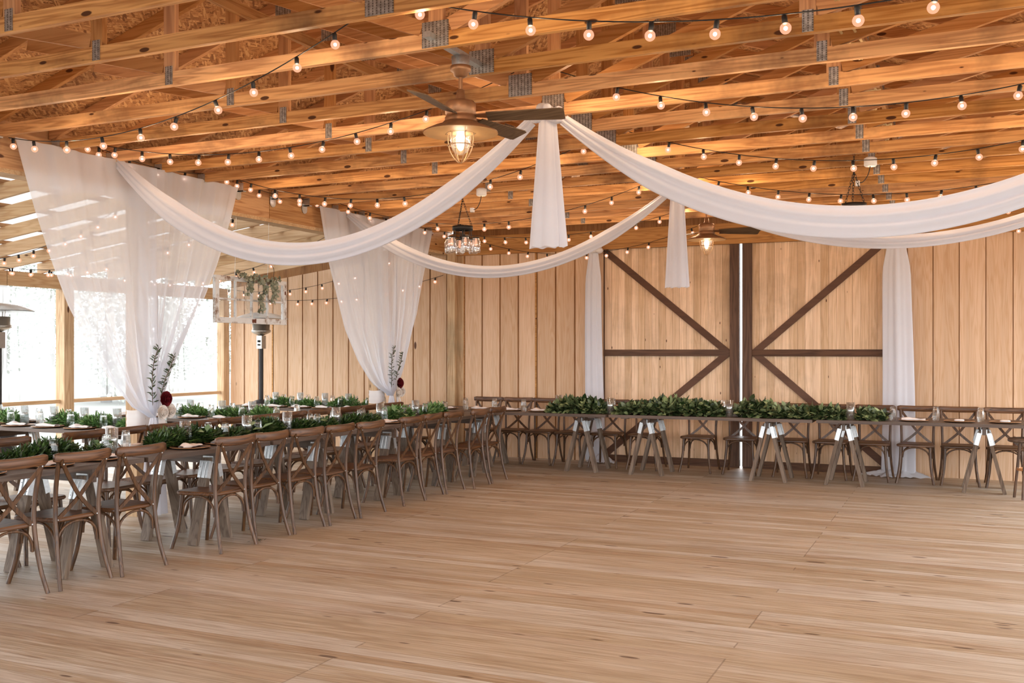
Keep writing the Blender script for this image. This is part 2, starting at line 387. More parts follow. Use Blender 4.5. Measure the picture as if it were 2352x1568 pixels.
M['chair'] = wood('chair_wood', (0.120, 0.054, 0.020), (0.030, 0.012, 0.005), 'Z', rough=0.42, knots=0, grain=1.4, spec=0.5, objvar=0.3)
M['chairx'] = wood('chair_wood_rail', (0.150, 0.062, 0.021), (0.038, 0.014, 0.005), 'X', rough=0.42, knots=0, grain=1.2, spec=0.5, objvar=0.3)
M['table_x'] = wood('table_board_x', (0.115, 0.072, 0.048), (0.06, 0.034, 0.022), 'X', rough=0.5, knots=0.4, spec=0.5)
M['leg'] = wood('sawhorse_leg', (0.20, 0.145, 0.105), (0.10, 0.065, 0.045), 'Z', knots=0.4)
M['galv'] = plain('galvanised', (0.55, 0.57, 0.58), 0.38, 0.75, 0.25, 60)
M['plate_metal'] = None
def nailplate():
    t = NT('nail_plate_steel'); b = t.p; b.inputs['Metallic'].default_value = 0.7; b.inputs['Roughness'].default_value = 0.45
    tc = t.n('ShaderNodeTexCoord'); sp = t.n('ShaderNodeSeparateXYZ'); t.l(tc.outputs['Object'], sp.inputs[0])
    a = t.math('FRACT', t.math('MULTIPLY', sp.outputs[0], 42.0)); c = t.math('FRACT', t.math('MULTIPLY', sp.outputs[2], 75.0))
    k = t.math('MULTIPLY', t.math('LESS_THAN', a, 0.35), t.math('LESS_THAN', c, 0.7))
    nz = t.noise(tc.outputs['Object'], 40, 4)
    col = t.mix(t.math('MULTIPLY', k, 0.8), t.ramp(nz, [(0.35, (0.30, 0.28, 0.26)), (0.7, (0.60, 0.58, 0.54))]), (0.12, 0.10, 0.085))
    t.l(col, b.inputs['Base Color'])
    bp = t.n('ShaderNodeBump'); bp.inputs['Distance'].default_value = 0.004; t.l(k, bp.inputs['Height']); t.l(bp.outputs[0], b.inputs['Normal'])
    return t.m
M['plate_metal'] = nailplate()
M['sheer'] = sheer('sheer_voile', (0.84, 0.86, 0.915), 0.30, 0.5)
M['drape'] = sheer('white_voile_drape', (0.79, 0.80, 0.855), 0.04, 0.35)
M['wrap'] = sheer('white_post_wrap', (0.88, 0.86, 0.86), 0.04, 0.3)
M['tin'] = sheer('translucent_roof_sheet', (0.80, 0.82, 0.84), 0.0, 0.16)
M['vinyl'] = glassy('clear_vinyl', (0.97, 0.98, 0.98), 0.25, 0.02, 0.12, haze=0.28)
M['glass'] = glassy('tumbler_glass', (0.95, 0.97, 0.97), 1.0, 0.12, 0.03, haze=0.05)
def realglass(name, ior=1.45, col=(0.97, 0.985, 0.985)):
    t = NT(name); t.t.nodes.remove(t.p); g = t.n('ShaderNodeBsdfGlass'); g.inputs['Color'].default_value = (*col, 1)
    g.inputs['Roughness'].default_value = 0.0; g.inputs['IOR'].default_value = ior
    tp = t.n('ShaderNodeBsdfTransparent'); m = t.n('ShaderNodeMixShader'); m.inputs[0].default_value = 0.35
    t.l(g.outputs[0], m.inputs[1]); t.l(tp.outputs[0], m.inputs[2]); t.l(m.outputs[0], t.out.inputs[0]); return t.m
M['tumbler'] = realglass('pressed_glass')
M['pane'] = glassy('old_window_glass', (0.96, 0.97, 0.97), 0.4, 0.05, 0.03, haze=0.06)
M['water'] = glassy('water', (0.88, 0.93, 0.93), 0.6, 0.05, 0.02)
M['bulbglass'] = emit('bulb_glow', (1.0, 0.60, 0.42), 1.15)
def bulbmat():
    t = NT('globe_bulb'); t.t.nodes.remove(t.p)
    e = t.n('ShaderNodeEmission'); e.inputs[0].default_value = (1.0, 0.46, 0.28, 1); e.inputs[1].default_value = 1.25
    tp = t.n('ShaderNodeBsdfTransparent'); m = t.n('ShaderNodeMixShader'); m.inputs[0].default_value = 0.42
    t.l(e.outputs[0], m.inputs[1]); t.l(tp.outputs[0], m.inputs[2]); t.l(m.outputs[0], t.out.inputs[0])
    t.m.cycles.emission_sampling = 'NONE'; return t.m
M['bulb'] = bulbmat()
M['filament'] = emit('bulb_filament', (1.0, 0.9, 0.78), 9.0)
M['lampbulb'] = emit('lamp_bulb', (1.0, 0.86, 0.66), 14.0)
M['black'] = plain('black_rubber', (0.012, 0.011, 0.010), 0.55)
M['iron'] = plain('dark_iron', (0.025, 0.022, 0.02), 0.5, 0.5)
M['bronze'] = plain('aged_bronze', (0.34, 0.175, 0.085), 0.42, 0.55, 0.3, 14)
M['shade_in'] = plain('fan_shade', (0.78, 0.46, 0.20), 0.5, 0.0, 0.15, 9)
M['brass'] = plain('cage_brass', (0.55, 0.33, 0.17), 0.4, 0.6)
M['blade'] = wood('fan_blade_wood', (0.17, 0.105, 0.055), (0.09, 0.05, 0.025), 'X', knots=0)
M['white'] = plain('white_plastic', (0.8, 0.8, 0.8), 0.4)
M['rope'] = plain('cable', (0.62, 0.45, 0.22), 0.6)
M['charger'] = wood('charger_wood', (0.09, 0.045, 0.022), (0.04, 0.018, 0.010), 'X', rough=0.4, knots=0, spec=0.5)
M['copper'] = plain('copper_rim', (0.50, 0.24, 0.10), 0.35, 0.4)
M['napkin'] = plain('napkin_cloth', (0.80, 0.73, 0.70), 0.85, 0, 0.05, 30)
M['candle'] = plain('candle_wax', (0.85, 0.83, 0.78), 0.5)
def leafmat(name, a, b_, rough=0.45, pw=1.0):
    t = NT(name); b = t.p; b.inputs['Roughness'].default_value = rough
    g = t.n('ShaderNodeNewGeometry')
    c = t.mix(t.math('POWER', g.outputs['Random Per Island'], pw), a, b_); t.l(c, b.inputs['Base Color'])
    return t.m
M['leafA'] = leafmat('fern_green', (0.010, 0.028, 0.006), (0.060, 0.115, 0.022))
M['leafpale'] = leafmat('pale_foliage', (0.10, 0.19, 0.06), (0.30, 0.40, 0.20), 0.55)
M['leafB'] = leafmat('salal_green', (0.010, 0.028, 0.005), (0.30, 0.36, 0.16), 0.45, 1.9)
M['leafC'] = leafmat('bright_foliage', (0.05, 0.14, 0.03), (0.22, 0.38, 0.12))
M['euca'] = leafmat('dried_eucalyptus', (0.16, 0.18, 0.12), (0.30, 0.31, 0.23), 0.7)
M['sprig'] = leafmat('olive_sprig', (0.015, 0.035, 0.012), (0.05, 0.09, 0.03))
M['twig'] = plain('twig', (0.10, 0.065, 0.04), 0.8)
M['redflower'] = plain('burgundy_petals', (0.14, 0.005, 0.010), 0.6, 0, 0.3, 60)
M['rose'] = plain('ivory_petals', (0.82, 0.76, 0.70), 0.6, 0, 0.08, 50)
M['steel'] = plain('heater_steel', (0.42, 0.40, 0.37), 0.3, 0.9, 0.15)
M['heatblack'] = plain('heater_dark', (0.035, 0.032, 0.032), 0.4, 0.6)
M['kraft'] = plain('kraft_card', (0.52, 0.37, 0.22), 0.8)
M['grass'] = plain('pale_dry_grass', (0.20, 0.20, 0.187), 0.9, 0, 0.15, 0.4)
M['treeleaf_hazed'] = leafmat('tree_leaves_hazed', (0.30, 0.325, 0.29), (0.46, 0.49, 0.45), 0.9)  # haze put into the leaf colours: pale and low in contrast
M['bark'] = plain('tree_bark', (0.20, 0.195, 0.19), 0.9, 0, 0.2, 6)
def distressed():
    t = NT('distressed_white_paint'); b = t.p; b.inputs['Roughness'].default_value = 0.7
    tc = t.n('ShaderNodeTexCoord'); nz = t.noise(tc.outputs['Object'], 9, 8, 0.72)
    t.l(t.ramp(nz, [(0.36, (0.20, 0.12, 0.08)), (0.43, (0.45, 0.40, 0.36)), (0.50, (0.66, 0.67, 0.67)), (0.8, (0.72, 0.74, 0.74))]), b.inputs['Base Color']); return t.m
M['distress'] = distressed()
M['rust'] = plain('rusty_hinge', (0.16, 0.055, 0.03), 0.8, 0.2)
# ================================================================ SETTING
YW = 13.43                  # face of the barn wall
XL, XR, XC = -7.10, 1.70, -2.72
ZC0, ZC1 = 3.285, 3.375     # truss bottom chord
PITCH = 0.32
MB().box((-11.4, -6.0, -0.12), (6.0, YW+0.2, 0.0)).build('floor', M['floor'], kind='structure')
MB().box((-11.5, -6.0, -0.30), (-11.4, YW+0.2, -0.02)).build('trim_1', M['outer'], kind='structure')
# barn wall: grooved plywood siding, main part and lean-to part
def lean_z(x): return 2.62 + 0.13*(x + 11.3)
wb = MB()
x = -11.3; GW = 0.2965
DL0, DR1 = -4.64, -0.84     # door opening
def wall_top(x): return 3.05 if x > -7.05 else lean_z(x)
segs = []
k = 0
while x < 1.75:
    x1 = min(x + GW, 1.75); hg_ = 0.0125 if x < -4.7 else 0.0055; a, b_ = x + hg_, x1 - hg_
    if not (a > DL0 - 0.02 and b_ < DR1 + 0.02):
        if a < DL0 < b_: b_ = DL0
        if a < DR1 < b_: a = DR1
        za, zb = wall_top(a), wall_top(b_)
        wb.add([(a, YW, 0), (b_, YW, 0), (b_, YW+.012, 0), (a, YW+.012, 0), (a, YW, za), (b_, YW, zb), (b_, YW+.012, zb), (a, YW+.012, za)],
               [(0,3,2,1),(4,5,6,7),(0,1,5,4),(1,2,6,5),(2,3,7,6),(3,0,4,7)])
    x = x1; k += 1
wb.build('wall_back', M['siding'], kind='structure'); wb = MB()
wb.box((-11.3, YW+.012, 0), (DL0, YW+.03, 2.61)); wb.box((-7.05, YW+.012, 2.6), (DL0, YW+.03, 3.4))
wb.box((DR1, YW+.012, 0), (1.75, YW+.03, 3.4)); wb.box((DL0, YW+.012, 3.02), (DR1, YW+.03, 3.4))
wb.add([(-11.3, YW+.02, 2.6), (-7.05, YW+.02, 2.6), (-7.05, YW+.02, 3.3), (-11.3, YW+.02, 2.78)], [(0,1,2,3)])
wb.build('wall_shaded_grooves', M['groove_shade'], kind='structure')  # backing coloured dark to deepen the shade in the grooves
MB().add([(XL-.1, YW+.03, 3.3), (XR+.1, YW+.03, 3.3), (XC, YW+.03, 3.46+PITCH*4.42)], [(0,1,2)]).build('wall_gable', M['osb'], kind='structure')
# battens seen at a few joints
for i, xb in enumerate((-10.42, -8.36, -6.86, -5.68, -4.80, 0.85)):
    MB().box((xb-.012, YW-.006, 0.0), (xb+.012, YW-.001, min(3.0, wall_top(xb)))).build('trim_%d' % (i+2), M['beamx'], kind='structure')
# header over the door and the wall, with a lower ledger
h = MB().box((-6.98, YW-.045, 3.07), (1.62, YW-.002, 3.28)); h.box((-6.98, YW-.055, 3.00), (1.62, YW-.002, 3.066))
h.build('trim_9', M['beamx'], kind='structure')
MB().box((-6.98, YW-.02, 0), (-6.86, YW-.001, 3.0)).box((-7.09, YW-.11, 0.0), (-6.96, YW-.001, 3.05)).build('wall_post', M['post'], label='rough square pine post set in the barn wall left of the doors', cat='post')
# ---- doors
def door(n, xa, xb, inner):
    """inner = x of the meeting stile edge; dark braces on light vertical boards"""
    r = empty('door_%d' % n, (0, 0, 0), kind='structure')
    y0 = YW + 0.03
    pb = MB(); xx = xa; W = 0.0985
    while xx < xb - 0.01:
        x1 = min(xb, (math.floor(xx/W + 1e-6) + 1) * W); pb.box((xx+.0012, y0, 0.03), (x1-.0012, y0+.02, 3.02)); xx = x1
    pb.box((xa, y0+.012, 0.03), (xb, y0+.026, 3.02)); pb.build('board_panel', M['doorboard'], r)
    sw = 0.125; s0, s1 = (inner-sw, inner) if inner > (xa+xb)/2 else (inner, inner+sw)
    MB().box((s0, y0-.05, 0.02), (s1, y0+.03, 3.02)).build('stile', M['stain_z'], r)
    MB().box((xa, y0-.03, 0.0), (xb, y0-.002, 0.10)).build('bottom_rail', M['stain_x'], r)
    j = s0 if inner > (xa+xb)/2 else s1
    outer = xa if inner > (xa+xb)/2 else xb
    o2 = outer
    MB().box((min(j, o2), y0-.034, 1.495), (max(j, o2), y0-.001, 1.585)).build('middle_rail', M['stain_x'], r)
    sg = 1 if j > outer else -1
    MB().bar((o2+sg*.02, y0-.018, 2.98), (j-sg*.045, y0-.016, 1.555), 0.026, 0.088, (0, 0, 1)).build('brace', M['stain_d'], r)
    MB().bar((o2+sg*.02, y0-.018, 0.10), (j-sg*.045, y0-.016, 1.525), 0.026, 0.088, (0, 0, 1)).build('brace', M['stain_d'], r)
    return r
for q_, xj in ((12, DL0), (13, DR1)): MB().box((xj-.012, YW+.004, 0), (xj+.012, YW+.075, 3.0)).build('trim_%d' % q_, M['stain_z'], kind='structure')
GAP = 0.02
door(1, DL0, XC+.02-GAP, XC+.02-GAP)
door(2, XC+.02+GAP, DR1, XC+.02+GAP)

# ---- beams and posts of the hall
def beamY(name, x0, x1, z0, z1, label, y0=-5.5, y1=YW-.06, mat='beamy', ledger=0):
    r = empty(name, (0, 0, 0), label=label, cat='beam')
    seg = y0; cuts = [y for y in (-2.0, 1.8, 5.2, 9.1) if y0 < y < y1] + [y1]
    for c in cuts:
        MB().box((x0, seg+.004, z0), (x1, c-.004, z1)).build('beam_board', M[mat], r); seg = c
    if ledger: MB().box((x0-.045, y0, z0-.038), (x1+.005, y1, z0-.001)).build('ledger', M['rafter'], r)
    return r
beamY('support_beam', -7.25, -7.105, 3.055, 3.37, 'long pine beam over the left curtain posts carrying the roof trusses', ledger=1)
beamY('support_beam', 1.705, 1.85, 3.055, 3.37, 'long pine beam on the open right side of the hall')
beamY('outer_beam', -11.40, -11.30, 2.42, 2.61, 'low pine beam along the open outer edge of the lean-to', mat='outer')
def post(x, y, ztop, label, w=0.14, mat='post', group=None):
    return MB().box((-w/2, -w/2, 0), (w/2, w/2, ztop)).build('square_post', M[mat], loc=(x, y, 0), label=label, cat='post', group=group)
post(-7.18, 7.20, 3.015, 'square post dressed by the large left sheer curtain')
post(-7.18, 11.45, 3.015, 'square post dressed by the smaller farther sheer curtain')
post(-7.18, 2.90, 3.015, 'square post of the left beam nearest the viewer')
for y in (2.6, 7.0, 11.4): post(1.78, y, 3.05, 'square post on the open right side', group='posts of the right side')
post(-11.34, 10.05, 2.415, 'pine post at the open lean-to edge left of the large curtain', 0.165)
post(-11.34, 13.30, 2.415, 'pine post at the far lean-to corner beside the patio heater', 0.14)
post(-11.34, 6.0, 2.415, 'pine post at the open lean-to edge nearest the viewer', 0.165)
# railings between the outer posts
for y0, y1, lb in ((6.09, 9.96, 'thin pine rail of the lean-to left of the outer post'), (10.14, 13.22, 'thin pine rail of the lean-to between outer post and wall corner')):
    MB().box((-11.37, y0, 0.845), (-11.33, y1, 0.895)).build('rail', M['outer'], label=lb, cat='rail')
# clear vinyl sheets closing the lean-to
def vinyl(y0, y1, lb):
    r = random.Random(int(y0*10))
    ph = [r.uniform(0, 6) for _ in range(4)]
    def fn(u, v):
        y = y0 + (y1-y0)*u; z = 0.90 + v*1.50
        return (-11.44 + .012*math.sin(y*7+ph[0]+z*.6) + .006*math.sin(y*23+ph[1]), y, z)
    MB().grid(fn, 60, 6).build('vinyl_sheet', M['vinyl'], label=lb, cat='vinyl sheet')
vinyl(6.05, 9.97, 'clear vinyl sheet left of the outer pine post')
vinyl(10.13, 11.85, 'clear vinyl sheet right of the outer pine post')
vinyl(11.90, 13.30, 'clear vinyl sheet ending at the barn wall corner')
MB().box((-11.46, 11.855, 0.05), (-11.42, 11.895, 2.42)).build('sheet_pole', M['bark'], label='thin grey pole between the two vinyl sheets right of the outer post', cat='pole')

# ---- lean-to roof: rafters, purlins, corrugated sheet
for i in range(19):
    y = 1.7 + 0.61*i + 0.03
    if y > 13.0: break
    z0, z1 = lean_z(-11.42), lean_z(-7.26)
    m = MB(); m.add([(-11.42, y, z0), (-7.26, y, z1), (-7.26, y+.038, z1), (-11.42, y+.038, z0), (-11.42, y, z0+.14), (-7.26, y, z1+.14), (-7.26, y+.038, z1+.14), (-11.42, y+.038, z0+.14)],
                    [(0,3,2,1),(4,5,6,7),(0,1,5,4),(1,2,6,5),(2,3,7,6),(3,0,4,7)])
    nb = len([j for j in range(i, 19) if 1.73+.61*j <= 13.0])
    m.build('rafter', M['rafter'], label='sloping pale lean-to rafter, %s from the barn wall' % (ORD[nb-1]), cat='rafter', group='rafters of the lean-to roof')
for i, xx in enumerate((-11.3, -10.55, -9.8, -9.05, -8.3, -7.55)):
    z = lean_z(xx)+.141
    MB().bar((xx, -5, z+.019), (xx, YW, z+.019), 0.089, 0.036).build('purlin', M['purlin'], label='flat brown purlin under the lean-to roof sheet, %s from the outer edge' % ORD[i], cat='purlin', group='purlins of the lean-to roof')
rs = MB()
NU = 420
def roofsheet(u, v):
    y = -5.3 + u*(YW+.3+5.3); xx = -11.75 + v*4.6
    return (xx, y, lean_z(xx)+.20 + .009*math.sin(y*2*PI/0.115))
rs.grid(roofsheet, 900, 1)
rs.build('ceiling_leanto', M['tin'], kind='structure')

# unseen right lean-to, assumed and added to dim daylight from that side
def lean_zr(x): return 2.62 + 0.13*(5.86 - x)
rs = MB(); rs.grid(lambda u, v: (1.72 + v*4.4, -5.3 + u*(YW+.3+5.3), lean_zr(1.72+v*4.4)+.20+.009*math.sin((u*19)*2*PI/0.115)), 600, 1)
rs.build('ceiling_added_blocker', M['tin'], kind='structure')
for y in (2.6, 7.0, 11.4): post(5.9, y, 2.6, 'outer post of the added unseen right lean-to', 0.14, group='outer posts of the added unseen right lean-to')
# ---- main roof decking
rf = MB()
def rz(x): return ZC1 + 0.09 + PITCH*(4.42 - abs(x - XC))
for (xa, xb) in ((XL-.6, XC), (XC, XR+.6)):
    rf.add([(xa, -5.6, rz(xa)), (xb, -5.6, rz(xb)), (xb, YW+.3, rz(xb)), (xa, YW+.3, rz(xa)),
            (xa, -5.6, rz(xa)+.02), (xb, -5.6, rz(xb)+.02), (xb, YW+.3, rz(xb)+.02), (xa, YW+.3, rz(xa)+.02)],
           [(0,3,2,1),(4,5,6,7),(0,1,5,4),(1,2,6,5),(2,3,7,6),(3,0,4,7)])
rf.build('ceiling', M['osb'], kind='structure')
MB().box((XL-.10, -5.6, 3.375), (XL-.06, YW+.2, 3.47)).build('trim_10', M['beamy'], kind='structure')
MB().box((XR+.06, -5.6, 3.375), (XR+.10, YW+.2, 3.47)).build('trim_11', M['beamy'], kind='structure')

# ---- trusses
TY = [4.97 + 0.595*k for k in range(-5, 14)]
def make_truss():
    r = empty('roof_truss', (0, 0, 0), cat='roof truss', group='roof trusses across the hall')
    T = 0.038
    # bottom chord in two spliced lengths
    for (xa, xb) in ((XL+.004, XC-.02), (XC-.018, XR-.004)):
        MB().box((xa, 0, ZC0), (xb, T, ZC1)).build('bottom_chord', M['truss'], r)
    for sg in (-1, 1):
        x0 = XC + sg*4.42; x1 = XC + sg*.004
        za = rz(x0)-.002; zb = rz(x1)-.002; D = .094
        m = MB(); vs = [(x0, 0, za-D), (x1, 0, zb-D), (x1, T, zb-D), (x0, T, za-D), (x0, 0, za), (x1, 0, zb), (x1, T, zb), (x0, T, za)]
        m.add(vs, [(0,3,2,1),(4,5,6,7),(0,1,5,4),(1,2,6,5),(2,3,7,6),(3,0,4,7)]); m.build('top_chord', M['trusst_dim'], r)
    for sg in (-1, 1):
        xv = XC + sg*1.96; zt = rz(xv) - .10
        MB().box((xv-.045, 0, ZC1), (xv+.045, T, zt)).build('web', M['trussz_dim'], r)

        MB().bar((XC+sg*.09, T/2, ZC1+.03), (xv-sg*.07, T/2, zt-.035), T, .089).build('web', M['trusst_dim'], r)
        xo = XC + sg*3.25
        MB().bar((xv+sg*.05, T/2, ZC1+.035), (xo, T/2, rz(xo)-.12), T, .089).build('web', M['trusst_dim'], r)
        MB().box((xv-.03, -.004, ZC0+.006), (xv+.03, -.0005, ZC0+.125)).build('nail_plate', M['plate_metal'], r)
        MB().box((xv-.07, -.004, zt-.07), (xv+.07, -.0005, zt+.04)).build('nail_plate', M['plate_metal'], r)
    MB().box((XC-.045, 0, ZC1), (XC+.045, T, rz(XC)-.10)).build('web', M['trussz_dim'], r)
    MB().box((XC-.085, -.005, ZC0+.004), (XC+.085, -.0005, ZC0+.15)).build('nail_plate', M['plate_metal'], r)
    MB().box((XC-.12, -.004, rz(XC)-.20), (XC+.12, -.0005, rz(XC)-.04)).build('nail_plate', M['plate_metal'], r)
    for sg, xe in ((1, XL), (-1, XR)):
        hg = MB().box((min(xe+sg*.001, xe+sg*.09), -.006, ZC0-.012), (max(xe+sg*.001, xe+sg*.09), -.001, ZC1-.01))
        hg.box((min(xe+sg*.001, xe+sg*.09), T+.001, ZC0-.012), (max(xe+sg*.001, xe+sg*.09), T+.006, ZC1-.01))
        hg.box((min(xe+sg*.001, xe+sg*.09), -.006, ZC0-.012), (max(xe+sg*.001, xe+sg*.09), T+.006, ZC0-.001))
        # rounded tongue on the beam face under the hanger
        n = 10; pts = [(-.03, ZC0+.02), (.07, ZC0+.02)] + [(.02+.05*math.cos(a), ZC0-.05+.045*math.sin(a)) for a in [-(PI)*i/(n-1) for i in range(n)]]
        a = [(xe+sg*.0008, y, z) for y, z in pts]; b_ = [(xe+sg*.004, y, z) for y, z in pts]
        hg.add(a+b_, [tuple(range(len(a))), tuple(range(len(a), 2*len(a)))[::-1]])
        hg.build('joist_hanger', M['galv'], r)
    return r
tr = make_truss()
for i, y in enumerate(TY):
    fromwall = len(TY) - 1 - i
    lb = 'pine roof truss with steel nail plates, %s counting from the barn wall' % ORD[fromwall]
    if i == 0: tr.location = (0, y, 0); tr['label'] = lb
    else: dup(tr, (0, y, 0), 0, lb)
# lateral tie boards nailed on the webs
for xx, lb in ((XC-1.96, 'left'), (XC+1.96, 'right')):
    MB().box((xx+.05, -1, 3.92), (xx+.088, YW-.1, 4.0)).build('tie_board', M['beamy'], label='long tie board running behind the truss webs on the %s' % lb, cat='tie board')
for x0, x1, lb in ((-4.6, -3.2, 'left'), (-2.3, -.9, 'right')):
    MB().bar((x0, 12.75, 3.43), (x1, 11.2, 3.43), 0.089, 0.038, (0,0,1)).build('diagonal_brace', M['rafter'], label='flat diagonal brace over the chords near the wall, %s one' % lb, cat='brace')
# electric cables along the truss line
for k, dx in enumerate((0.0, 0.03)):
    pts = [(-.62+dx+.05*math.sin(y*5+k), y, 3.45+.035*math.cos(y*10.5)) for y in [3.0+.15*j for j in range(44)]]
    MB().tube(pts, .009, 6).build('electric_cable', M['rope'], label='%s pale electric cable lying over the right-hand truss chords' % ('left' if k == 0 else 'right'), cat='cable')

# ================================================================ CHAIRS
def catm(P, n=5):
    """Catmull-Rom through points"""
    P = [Vector(p) for p in P]; out = []
    Q = [P[0]*2-P[1]] + P + [P[-1]*2-P[-2]]
    for i in range(1, len(Q)-2):
        for j in range(n):
            t = j/n; a, b, c, d = Q[i-1], Q[i], Q[i+1], Q[i+2]
            out.append(0.5*((2*b)+(c-a)*t+(2*a-5*b+4*c-d)*t*t+(3*b-a-3*c+d)*t*t*t))
    out.append(P[-1]); return out
def make_chair():
    r = empty('crossback_chair', cat='chair')
    # seat: rounded trapezoid
    poly = []
    for (cx, cy, rr, a0) in ((.125, .125, .055, 0), (-.125, .125, .055, 90), (-.15, -.15, .06, 180), (.15, -.15, .06, 270)):
        for k in range(6):
            a = R(a0 + 90*k/5); poly.append((cx+rr*math.cos(a), cy+rr*math.sin(a)))
    MB().prism(poly, .432, .462, .035).build('seat', M['chairx'], r)
    for s in (-1, 1):
        pts = catm([(s*.212, .265, 0), (s*.192, .222, .16), (s*.180, .192, .34), (s*.178, .178, .50), (s*.184, .192, .68), (s*.196, .232, .845)], 4)
        MB().tube(pts, [.0138+.0015*min(1, i/8) for i in range(len(pts))], 8).build('leg', M['chair'], r)
        pts = catm([(s*.205, -.235, 0), (s*.178, -.200, .15), (s*.165, -.178, .30), (s*.160, -.165, .435)], 4)
        MB().tube(pts, .0155, 8).build('leg', M['chair'], r)
    # bent top rail, thick and rounded at the ends
    m = MB(); n = 16; vs = []
    for i in range(n+1):
        u = -1 + 2*i/n; x = u*.232; y = .258 - .045*u*u*1.0 + .0 ; y = .232 + .036*(1-u*u); z = .862 + .006*u*u
        hh = .034 if abs(u) < .97 else .024
        tt = .0135
        for (a, b) in ((-1, -.8), (-.6, -1), (.6, -1), (1, -.8), (1, .8), (.6, 1), (-.6, 1), (-1, .8)):
            vs.append((x, y + a*tt, z + b*hh))
    fs = [tuple(range(8))[::-1], tuple(range(8*n, 8*n+8))]
    for i in range(n):
        for k in range(8): fs.append((8*i+k, 8*i+(k+1) % 8, 8*(i+1)+(k+1) % 8, 8*(i+1)+k))
    m.add(vs, fs, True); m.build('backrest', M['chairx'], r)
    # crossed bands
    for s, off in ((1, .004), (-1, -.006)):
        pts = catm([(s*.200, .258+off, .850), (s*.128, .230+off, .752), (s*.060, .212+off, .662), (s*.0, .200+off, .588), (-s*.078, .188+off, .516), (-s*.158, .178+off, .450)], 4)
        b = MB().strip(pts, .029, .008, Vector((.75, .05, s*-.65)))
        o = b.build('back_band', M['chair'], r)
        hd = MB()
        for p in (pts[1], pts[-1]): hd.tube([(p.x, p.y+.004, p.z), (p.x, p.y+.0085, p.z)], .005, 8)
        hd.build('rivet', M['galv'], o)
    # bentwood arches under the seat
    def arch(a, b, mid):
        a = Vector(a); b = Vector(b); up = Vector((0, 0, 1)); out = []
        for i in range(13):
            t = i/12; ang = PI*t
            p = (a+b)/2 + (a-b)/2*math.cos(ang)
            z = a.z + (mid - a.z)*math.sin(ang)**0.75
            out.append((p.x, p.y, z))
        MB().tube(out, .0095, 6, flat=1.0).build('arch_stretcher', M['chair'], r)
    arch((-.168, .180, .27), (.168, .180, .27), .425)
    arch((-.158, -.172, .28), (.158, -.172, .28), .425)
    for s in (-1, 1): arch((s*.172, .165, .27), (s*.160, -.160, .28), .425)
    return r
chair0 = make_chair(); used = [False]
def put_chair(x, y, rz, label, group):
    if not used[0]:
        used[0] = True; chair0.location = (x, y, 0); chair0.rotation_euler = (0, 0, rz); chair0['label'] = label; chair0['group'] = group
    else: dup(chair0, (x, y, 0), rz, label, group)
rc = random.Random(3)
# near side of the long table: backs to the dance floor (+X)
nearY = [3.96, 4.43, 4.93, 5.40, 6.30, 6.75, 7.22, 7.68, 8.14, 8.94, 9.40, 9.86, 10.35, 10.85]
nearX = [-5.40, -5.39, -5.36, -5.31, -5.215, -5.22, -5.19, -5.165, -5.125, -5.13, -5.155, -5.135, -5.05, -5.06]
for i, (y, xf) in enumerate(zip(nearY, nearX)):
    fw = len(nearY)-1-i
    put_chair(xf-.265, y, -PI/2 + rc.uniform(-.03, .03), 'cross-back chair on the dance-floor side of long table, %s from back wall' % ORD[fw],
              'cross-back chairs on the dance-floor side of the long table')
farY = [4.45, 4.92, 5.38, 6.15, 6.62, 7.10, 7.57, 8.05, 8.55, 9.02, 9.52, 10.10, 10.60, 11.12]
for i, y in enumerate(farY):
    fw = len(farY)-1-i
    put_chair(-6.47, y, PI/2 + rc.uniform(-.04, .04), 'cross-back chair on the far side of the long table, %s from the back wall' % ORD[fw],
              'cross-back chairs on the far side of the long table')
backX = [-6.28, -5.80, -5.35, -4.90, -4.38, -3.85, -3.13, -2.58, -1.95, -1.47, -0.99, -0.50, -0.03, 0.46]
for i, x in enumerate(backX):
    where = 'left of the doors' if x < -4.7 else ('by the doors' if x < -.8 else 'right of the doors')
    put_chair(x, 12.87, 0 + rc.uniform(-.05, .05), 'cross-back chair behind the back-wall table %s, %s from left' % (where, ORD[i]),
              'cross-back chairs behind the back-wall table')

# ================================================================ TABLES
def make_horse():
    r = empty('sawhorse', cat='sawhorse')
    # beam along local X, A-frames at the ends, feet spread along local Y
    MB().box((-.34, -.019, .645), (.34, .019, .735)).build('beam', M['table_x'], r)
    for sx in (-1, 1):
        for sy in (-1, 1):
            x = sx*.25
            MB().bar((x, sy*.205, 0.0), (x, sy*.032, .69), .089, .038, (0, 1, 0)).build('leg', M['leg'], r)
            b = MB().bar((x, sy*.079, .53), (x, sy*.045, .665), .098, .046, (0, 1, 0))
            o = b.build('bracket', M['galv'], r)
            rb = MB()
            for dx in (-.02, .02): rb.tube([(x+dx, sy*.106, .535), (x+dx, sy*.072, .66)], .0045, 6)
            for dx in (-.035, .035):
                for zz in (.56, .62): rb.sphere((x+dx, sy*(.079+.024-(zz-.53)*.25), zz), .004, 6, 4)
            rb.build('rib', M['galv'], o)
        o = MB().box((sx*.25-.052, -.030, .648), (sx*.25+.052, .030, .705)).build('bracket', M['galv'], r)
    return r
horse0 = make_horse(); hused = [False]
def put_horse(x, y, rz, label, group):
    if not hused[0]:
        hused[0] = True; horse0.location = (x, y, 0); horse0.rotation_euler = (0, 0, rz); horse0['label'] = label; horse0['group'] = group
    else: dup(horse0, (x, y, 0), rz, label, group)
